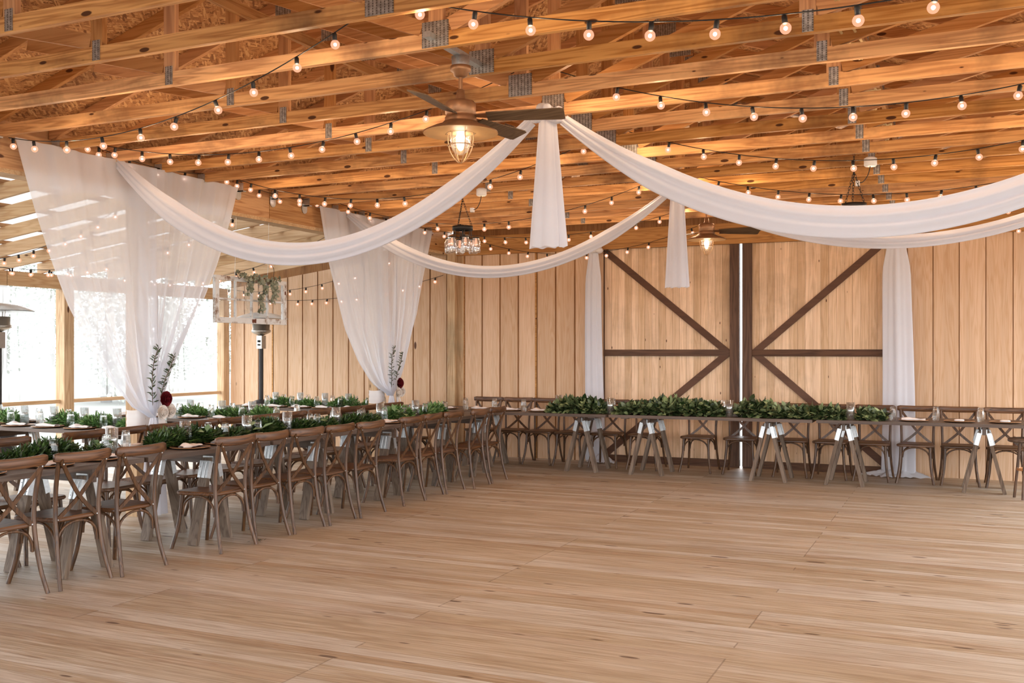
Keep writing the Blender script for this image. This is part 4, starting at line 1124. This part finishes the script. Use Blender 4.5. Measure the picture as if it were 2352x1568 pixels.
defs = [
 (4.45, (XLb, 5.70, 3.30), (-2.74, 4.45, 3.40), .27, [-6.98, -6.62, -6.10, -5.58, -5.08, -4.66, -4.21, -3.84, -3.44, -3.12],
        (1.66, 4.5, 3.40), .36, xs(-2.52, 1.5), 'nearest the viewer'),
 (6.45, (XLb, 6.38, 3.42), (-2.78, 6.45, 3.58), .34, xs(-6.92, -2.9), (1.66, 6.45, 3.45), .45, xs(-2.74, 1.5, .304), 'at the nearer fabric swag'),
 (8.30, (XLb, 8.25, 3.42), (-2.78, 8.3, 3.50), .42, xs(-6.98, -2.9), (1.66, 8.3, 3.45), .41, xs(-2.58, 1.5, .299), 'between the two fabric swags'),
 (10.2, (XLb, 10.15, 3.42), (-2.78, 10.2, 3.44), .42, xs(-6.75, -2.9), (1.66, 10.2, 3.42), .36, xs(-2.58, 1.5, .300), 'at the farther fabric swag'),
 (12.1, (XLb, 12.05, 3.34), (-2.78, 12.1, 3.42), .32, xs(-6.76, -2.9), (1.66, 12.1, 3.40), .33, xs(-2.56, 1.5, .302), 'over the back-wall table'),
]
for y, a, b, s1, xa, c, s2, xb, lb in defs:
    string(sagged(a, b, s1), at_x(a, b, s1, xa), 'globe string lights across the left roof half, %s' % lb)
    b2 = (b[0]+.06, b[1], b[2])
    string(sagged(b2, c, s2), at_x(b2, c, s2, xb), 'globe string lights across the right roof half, %s' % lb)
a, b = (XLb+.02, 13.24, 3.35), (-2.74, 13.24, 3.20)
a_, b_ = (-7.0, 13.28, 3.36), (-3.25, 13.28, 3.25)
string(sagged(a_, b_, .36), at_x(a_, b_, .36, xs(-6.65, -3.3)), 'globe string lights along the header left of the door centre', False)
a_, b_ = (-1.9, 13.28, 3.10), (1.6, 13.28, 3.15)
string(sagged(a_, b_, .10), at_x(a_, b_, .10, xs(-1.50, 1.5)), 'globe string lights along the header right of the door centre', False)
# links along the left beam
for y0, y1, lb in ((6.42, 8.22, 'large curtain'), (8.28, 10.12, 'gap between the curtains'), (10.18, 12.02, 'small curtain')):
    a_, b_ = (XLb+.03, y0, 3.42), (XLb+.03, y1, 3.42)
    P = sagged(a_, b_, .10); B = [Vector(a_).lerp(Vector(b_), t) - Vector((0, 0, .4*t*(1-t))) for t in (.1, .3, .5, .7, .88)]
    string(P, B, 'globe string lights running along the left beam over the %s' % lb)
# lean-to strings
def lean_string(a, b, sag, n, lb):
    P = sagged(a, b, sag); B = [Vector(a).lerp(Vector(b), (i+.5)/n) - Vector((0, 0, 4*sag*((i+.5)/n)*(1-(i+.5)/n))) for i in range(n)]
    string(P, B, lb)
lean_string((-7.3, 8.9, 3.10), (-11.25, 8.75, 2.66), .28, 13, 'globe string lights crossing the lean-to seen through the large curtain, nearer run')
lean_string((-7.3, 7.4, 3.12), (-11.25, 8.2, 2.66), .22, 13, 'globe string lights crossing the lean-to at the left edge of the view')
lean_string((-11.22, 7.0, 2.68), (-11.22, 10.2, 2.68), .05, 10, 'globe string lights along the outer lean-to beam left of the large curtain')
lean_string((-7.3, 10.7, 3.10), (-11.25, 10.9, 2.68), .30, 13, 'globe string lights crossing the lean-to behind the hanging window')
lean_string((-7.3, 12.74, 3.12), (-11.2, 12.74, 2.63), .33, 13, 'globe string lights crossing the lean-to close to the barn wall')
lean_string((-7.2, 13.405, 2.72), (-10.6, 13.405, 2.42), .14, 12, 'globe string lights hung flat against the lean-to wall')

# ================================================================ CEILING FANS
def fan(x, y, angs, label):
    r = empty('ceiling_fan', (x, y, 0), 0, label, 'ceiling fan')
    MB().bar((0, -.42, 3.345), (0, .42, 3.345), .045, .03).build('mounting_bar', M['galv'], r)
    MB().lathe([(.055, 3.27), (.058, 3.33), (1e-4, 3.33)], 8).build('junction_box', M['galv'], r)
    MB().lathe([(1e-4, 3.205), (.022, 3.205), (.040, 3.215), (.045, 3.235), (.062, 3.245), (.062, 3.272), (.05, 3.275), (1e-4, 3.275)], 28).build('canopy', M['bronze'], r)
    MB().tube([(0, 0, 3.13), (0, 0, 3.21)], .012, 12).build('downrod', M['bronze'], r)
    MB().lathe([(.035, 3.065), (.028, 3.085), (.022, 3.13), (.014, 3.135)], 24).build('yoke', M['bronze'], r)
    mot = MB().lathe([(.098, 2.935), (.095, 2.95), (.095, 2.965), (.088, 2.968), (.088, 2.985), (.092, 2.99), (.092, 3.045), (.082, 3.06), (.035, 3.07), (1e-4, 3.07)], 32).build('motor', M['bronze'], r)
    sh = MB().lathe([(.226, 2.872), (.223, 2.880), (.17, 2.905), (.115, 2.925), (.105, 2.937), (1e-4, 2.939)], 40).build('lamp_shade', M['bronze'], r)
    MB().lathe([(.224, 2.870), (.221, 2.8765), (.168, 2.9015), (.113, 2.9215), (.10, 2.933), (1e-4, 2.934)], 40).build('shade_lining', M['shade_in'], sh)
    g = MB().lathe([(.066, 2.925), (.066, 2.85), (.060, 2.80), (.045, 2.765), (.02, 2.745), (1e-4, 2.74)], 24).build('glass_globe', M['glass'], r)
    b = MB().lathe([(1e-4, 2.785), (.018, 2.79), (.028, 2.815), (.028, 2.84), (.018, 2.87), (.014, 2.90), (1e-4, 2.90)], 18).build('light_bulb', M['lampbulb'], r)
    cg = MB()
    for k in range(6):
        a = k*PI/3 + .3
        pr = [(.078, 2.925), (.078, 2.86), (.076, 2.82), (.066, 2.77), (.045, 2.73), (.018, 2.70), (0.004, 2.695)]
        cg.tube(catm([(q*math.cos(a), q*math.sin(a), z) for q, z in pr], 3), .0032, 6)
    for rr, z in ((.084, 2.872), (.072, 2.80)):
        cg.lathe([(rr-.003, z-.003), (rr+.003, z-.003), (rr+.003, z+.003), (rr-.003, z+.003)], 30, closed=True)
        for k in range(6):
            a = k*PI/3 + .3; cg.sphere((rr*1.06*math.cos(a), rr*1.06*math.sin(a), z), .007, 6, 4)
    cg.build('wire_cage', M['brass'], r)
    for a in angs:
        a = R(a + 24.3)
        d = Vector((math.cos(a), math.sin(a), 0)); s = Vector((-math.sin(a), math.cos(a), 0))
        tilt = -.30; sd = s*math.cos(tilt) + Vector((0, 0, 1))*math.sin(tilt)
        P = [d*q + Vector((0, 0, 2.968)) for q in (.16, .30, .45, .60)] + [d*.625 + Vector((0, 0, 2.968))]
        bl = MB().strip(P, [.095, .105, .115, .125, .11], .007, sd).build('blade', M['blade'], r)
        MB().strip([d*.085 + Vector((0, 0, 2.975)), d*.15 + Vector((0, 0, 2.974)), d*.21 + Vector((0, 0, 2.974))], [.03, .05, .05], .006, sd).build('blade_arm', M['bronze'], bl)
    l = bpy.data.lights.new('fan_lamp_light', 'POINT'); l.energy = 32; l.color = (1, .72, .42); l.shadow_soft_size = .03
    o = bpy.data.objects.new('fan_lamp_light', l); C.objects.link(o); o.location = (x, y, 2.83)
    return r
fan(-2.74, 5.32, (-9, 55, 250), 'bronze ceiling fan with caged lamp, the nearer one')
fan(-2.74, 11.63, (3, -28, 122), 'bronze ceiling fan with caged lamp, the farther one before the doors')

# ================================================================ JAR CHANDELIERS
def chain(m, a, b, n):
    a = Vector(a); b = Vector(b); d = (b-a).normalized(); L = (b-a).length/n
    u = d.cross(Vector((0.3, 1, 0.1))).normalized(); w_ = d.cross(u)
    for i in range(n):
        c = a + (b-a)*(i+.5)/n; s = u if i % 2 else w_
        pts = [c + d*math.cos(t)*L*.68 + s*math.sin(t)*L*.32 for t in [2*PI*k/8 for k in range(9)]]
        m.tube(pts, .0022, 4, cap=False)
def chandelier(x, y, label, box, zt=3.13):
    r = empty('jar_chandelier', (x, y, 0), 0, label, 'chandelier')
    zr = 2.83
    MB().lathe([(.088, zr-.022), (.106, zr-.022), (.106, zr+.022), (.088, zr+.022)], 32, closed=True).lathe([(1e-4, zr-.004), (.09, zr-.004), (.09, zr+.002), (1e-4, zr+.002)], 24).build('ring', M['iron'], r)
    for k in range(3):
        a = k*2*PI/3 + .5; m = MB(); chain(m, (.095*math.cos(a), .095*math.sin(a), zr+.02), (0, 0, zt), 11); m.build('chain', M['iron'], r)
    m = MB(); chain(m, (0, 0, zt), (0, 0, 3.285), 6); m.build('chain', M['iron'], r)
    MB().tube([(0, 0, zr), (0, 0, zr-.09)], .008, 8).lathe([(1e-4, zr-.115), (.03, zr-.11), (.035, zr-.085), (1e-4, zr-.08)], 16).build('hub', M['iron'], r)
    for k in range(6):
        a = k*PI/3 + .15; cx, cy = .145*math.cos(a), .145*math.sin(a); jz = zr - .10
        MB().tube([(cx*.2, cy*.2, zr-.098), (cx, cy, zr-.098)], .004, 6).tube([(cx*.66, cy*.66, zr-.02), (cx*.66, cy*.66, zr-.098)], .003, 6).build('arm', M['iron'], r)
        j = MB().lathe([(.034, jz), (.034, jz-.025), (.047, jz-.045), (.047, jz-.135), (.040, jz-.155), (1e-4, jz-.157)], 18, c=(cx, cy, 0)).build('mason_jar', M['glass'], r)
        MB().lathe([(1e-4, jz+.004), (.036, jz+.004), (.036, jz-.006), (1e-4, jz-.006)], 16, c=(cx, cy, 0)).build('lid', M['iron'], j)
        MB().lathe([(.0475, jz-.098), (.049, jz-.098), (.049, jz-.094), (.0475, jz-.094)], 18, c=(cx, cy, 0), closed=True).build('wire_band', M['rust'], j)
        MB().lathe([(.008, jz-.01), (.012, jz-.03), (.016, jz-.06), (.006, jz-.09), (1e-4, jz-.095)], 10, c=(cx, cy, 0)).build('small_bulb', M['bulb'], j)
    MB().lathe([(1e-4, zr-.262), (.024, zr-.25), (.028, zr-.225), (.018, zr-.19), (.015, zr-.17), (1e-4, zr-.17)], 14).build('white_bulb', M['white'], r)
    MB().tube([(0, 0, zr-.11), (0, 0, zr-.175)], .015, 10).build('bulb_holder', M['black'], r)
    bx, by = box
    b = empty('ceiling_box', (bx, by, 0), 0, 'round white electrical box under the chords above the ' + ('left' if x < -2 else 'right') + ' jar chandelier', 'electrical box')
    MB().lathe([(.045, 3.20), (.055, 3.21), (.055, 3.27), (.03, 3.284), (1e-4, 3.284)], 20).build('cover', M['white'], b)
    MB().tube(catm([(0, 0, 3.21), (-.02, 0, 3.13), (-.06, 0, 3.07), (-.11, 0, 3.06)], 5), .004, 6).build('cord', M['black'], b)
    MB().box((-.125, -.02, 3.035), (-.09, .02, 3.08)).build('tag', M['white'], b)
chandelier(-4.69, 9.15, 'mason jar chandelier on chains left of the roof centre', (-4.62, 9.45))
chandelier(-.86, 9.15, 'mason jar chandelier on chains right of the roof centre, half behind the swag', (-.74, 9.35))

# ================================================================ PATIO HEATERS
def heater(x, y, label):
    r = empty('patio_heater', (x, y, 0), 0, label, 'patio heater')
    MB().lathe([(.24, 0), (.24, .02), (.22, .04), (.20, .05), (.20, .72), (.10, .80), (.04, .82), (1e-4, .82)], 28).build('base', M['heatblack'], r)
    MB().tube([(0, 0, .80), (0, 0, 1.62)], .034, 14).build('pole', M['heatblack'], r)
    v = MB().box((-.05, -.05, 1.60), (.05, .05, 1.80)).build('valve_box', M['steel'], r)
    MB().lathe([(1e-4, 0), (.018, 0), (.018, .03), (1e-4, .03)], 12, c=(.0, -.06, 1.70)).tube([(.0, -.05, 1.66), (0, -.075, 1.66)], .012, 8).build('knob', M['black'], v)
    MB().lathe([(.03, 1.80), (.10, 1.83), (.145, 1.855), (.145, 1.885), (.13, 1.895), (.13, 1.99), (1e-4, 1.99)], 28).build('burner', M['steel'], r)
    MB().lathe([(.41, 2.06), (.40, 2.068), (.26, 2.125), (.12, 2.155), (1e-4, 2.165), (1e-4, 2.155), (.12, 2.145), (.26, 2.115), (.405, 2.055)], 40).build('reflector', M['steel'], r)
    for k in range(3):
        a = k*2*PI/3; MB().tube([(.1*math.cos(a), .1*math.sin(a), 1.98), (.12*math.cos(a), .12*math.sin(a), 2.15)], .006, 6).build('strut', M['steel'], r)
heater(-10.85, 8.62, 'steel patio heater with wide reflector at the left edge of the view')
heater(-9.86, 11.98+.45, 'steel patio heater beside the barn wall corner under the hanging window')

# ================================================================ HANGING WINDOW SASH
ws = empty('hanging_window', (-7.20, 8.91, 1.868), 0, 'old white distressed eight-pane window hung beside the left beam', 'window frame')
Lw, Hw, fw = 1.22, .505, .062
def wbx(y0, y1, z0, z1, t=.018): return ((-t, y0, z0), (t, y1, z1))
f_ = MB()
for q in (wbx(-Lw/2, Lw/2, 0, fw), wbx(-Lw/2, Lw/2, Hw-fw*.8, Hw), wbx(-Lw/2, -Lw/2+fw, fw, Hw-fw*.8), wbx(Lw/2-fw, Lw/2, fw, Hw-fw*.8)): f_.box(*q)
f_.build('frame', M['distress'], ws)
y0_, y1_ = -Lw/2+fw, Lw/2-fw; z0_, z1_ = fw, Hw-fw*.8
for k in (1, 2, 3):
    yy = y0_ + (y1_-y0_)*k/4; MB().box(*wbx(yy-.011, yy+.011, z0_, z1_, .012)).build('muntin', M['distress'], ws)
MB().box(*wbx(y0_, y1_, (z0_+z1_)/2-.010, (z0_+z1_)/2+.010, .011)).build('muntin', M['distress'], ws)
for i in range(4):
    for j in range(2):
        a = y0_ + (y1_-y0_)*i/4 + .011; b = y0_ + (y1_-y0_)*(i+1)/4 - .011; c = z0_ + (z1_-z0_)*j/2 + .01; d = z0_ + (z1_-z0_)*(j+1)/2 - .01
        MB().box((-.002, a, c), (.002, b, d)).build('pane', M['pane'], ws)
for yy in (-.28, .28):
    MB().tube([(0, yy, Hw), (0.02, yy*1.0, 3.05-1.868)], .002, 5).build('hanging_wire', M['galv'], ws)
MB().box((.0181, -.01, .012), (.022, .035, .05)).box((.0181, .040, .008), (.023, .055, .055)).build('hinge', M['rust'], ws)
MB().box((.0181, Lw/2-.04, .35), (.022, Lw/2-.02, .39)).build('hinge', M['rust'], ws)
eg = empty('eucalyptus_garland', (-7.16, 8.95, 2.36), 0, 'dried eucalyptus branch draped over the hanging window', 'garland')
rr = random.Random(9); tw = MB(); lv = MB()
brs = [[(.02, -.36, .08), (.03, -.22, .02), (.03, 0, .03), (.03, .2, .0), (.03, .36, .04)], [(.03, .0, .02), (.035, .08, -.10), (.035, .02, -.22), (.035, .02, -.35)],
       [(.03, .2, .0), (.035, .26, -.10), (.035, .22, -.20)], [(.03, -.1, .02), (.035, -.16, -.07), (.035, -.2, -.13)], [(.03, .25, .02), (.02, .28, .12), (.02, .24, .18)], [(.03, -.25, .04), (.03, -.33, -.01), (.03, -.36, .02)]]
for bi, bpts in enumerate(brs):
    P = catm(bpts, 6); tw.tube(P, .004, 5)
    if bi in (4, 5): continue
    for p in P:
        for _ in range(5 if bi else 3):
            lv.leaf(p + Vector((rr.uniform(0, .02), rr.uniform(-.03, .03), rr.uniform(-.03, .02))), (rr.uniform(-.1, .6), rr.uniform(-1, 1), rr.uniform(-1, .5)), (1, rr.uniform(-.5, .5), rr.uniform(-.5, .5)), rr.uniform(.03, .055), rr.uniform(.028, .045), .05)
tw.build('twigs', M['twig'], eg); lv.build('leaves', M['euca'], eg)
# a dropped sprig on the floor near the chairs
m = MB(); 
for _ in range(16): m.leaf((rr.uniform(-.06, .06), rr.uniform(-.05, .05), .006), (rr.uniform(-1, 1), rr.uniform(-1, 1), .05), (0, 0, 1), .05, .008, .02)
m.build('dropped_sprig', M['sprig'], loc=(-5.30, 6.62, 0), label='small dropped green sprig on the floor by the chairs', cat='sprig')

# ================================================================ OUTSIDE
MB().add([(-160, -120, -.45), (60, -120, -.45), (60, 160, -.45), (-160, 160, -.45)], [(0, 1, 2, 3)]).build('ground', M['grass'], kind='structure')
def tree(x, y, hgt, rad, seed, label, trunk_only=False):
    r = random.Random(seed); root = empty('pine_tree' if trunk_only else 'leafy_tree', (x, y, -.45), 0, label, 'tree')
    MB().tube([(0, 0, 0), (.1, .05, hgt*.4), (.05, .1, hgt*.9)], [.22, .16, .06], 10).build('trunk', M['bark'], root)
    m = MB()
    z0 = hgt*(.55 if trunk_only else .12)
    for c in range(46):
        a = r.uniform(0, 2*PI); q = rad*r.random()**.6; cz = r.uniform(z0, hgt); qq = q*(1-.5*(cz-z0)/(hgt-z0))
        cx, cy = qq*math.cos(a), qq*math.sin(a)
        for _ in range(150):
            d = Vector((r.gauss(0, 1), r.gauss(0, 1), r.gauss(0, .8)))
            m.leaf(Vector((cx, cy, cz)) + d*.5, (r.uniform(-1, 1), r.uniform(-1, 1), r.uniform(-1, .6)), (r.uniform(-1, 1), r.uniform(-1, 1), 1), .21, .13, .1)
    m.build('crown', M['treeleaf_hazed'], root)
TS = [(-34, 21, 9, 4.5), (-40, 31, 11, 5), (-30.5, 29, 8, 4), (-47, 17, 12, 4), (-37, 39, 10, 5), (-27.5, 37, 9, 4), (-52, 45, 13, 6), (-60, 30, 12, 6), (-33, 48, 11, 5), (-50, 9, 12, 6), (-43, 54, 12, 6), (-24, 48, 10, 5)]
W_ = ('behind the left vinyl sheet', 'behind the outer post', 'in front of the tree row', 'deep at the far left', 'behind the large curtain', 'behind the right vinyl sheet',
      'deep behind the curtain', 'far off behind the outer post', 'right of the curtain far off', 'at the left end of the row', 'farthest away of the row', 'at the right end of the row')
for i, (x, y, h_, rd) in enumerate(TS): tree(x, y, h_, rd, 100+i, 'pale leafy tree beyond the lean-to, ' + W_[i])
tree(-19.5, 15.4, 13, 2.5, 130, 'slender pale tree trunk beyond the rail right of the left heater', True)
tree(-20.0, 24.5, 13, 2.5, 131, 'slender pale tree trunk beyond the rail right of the large curtain', True)
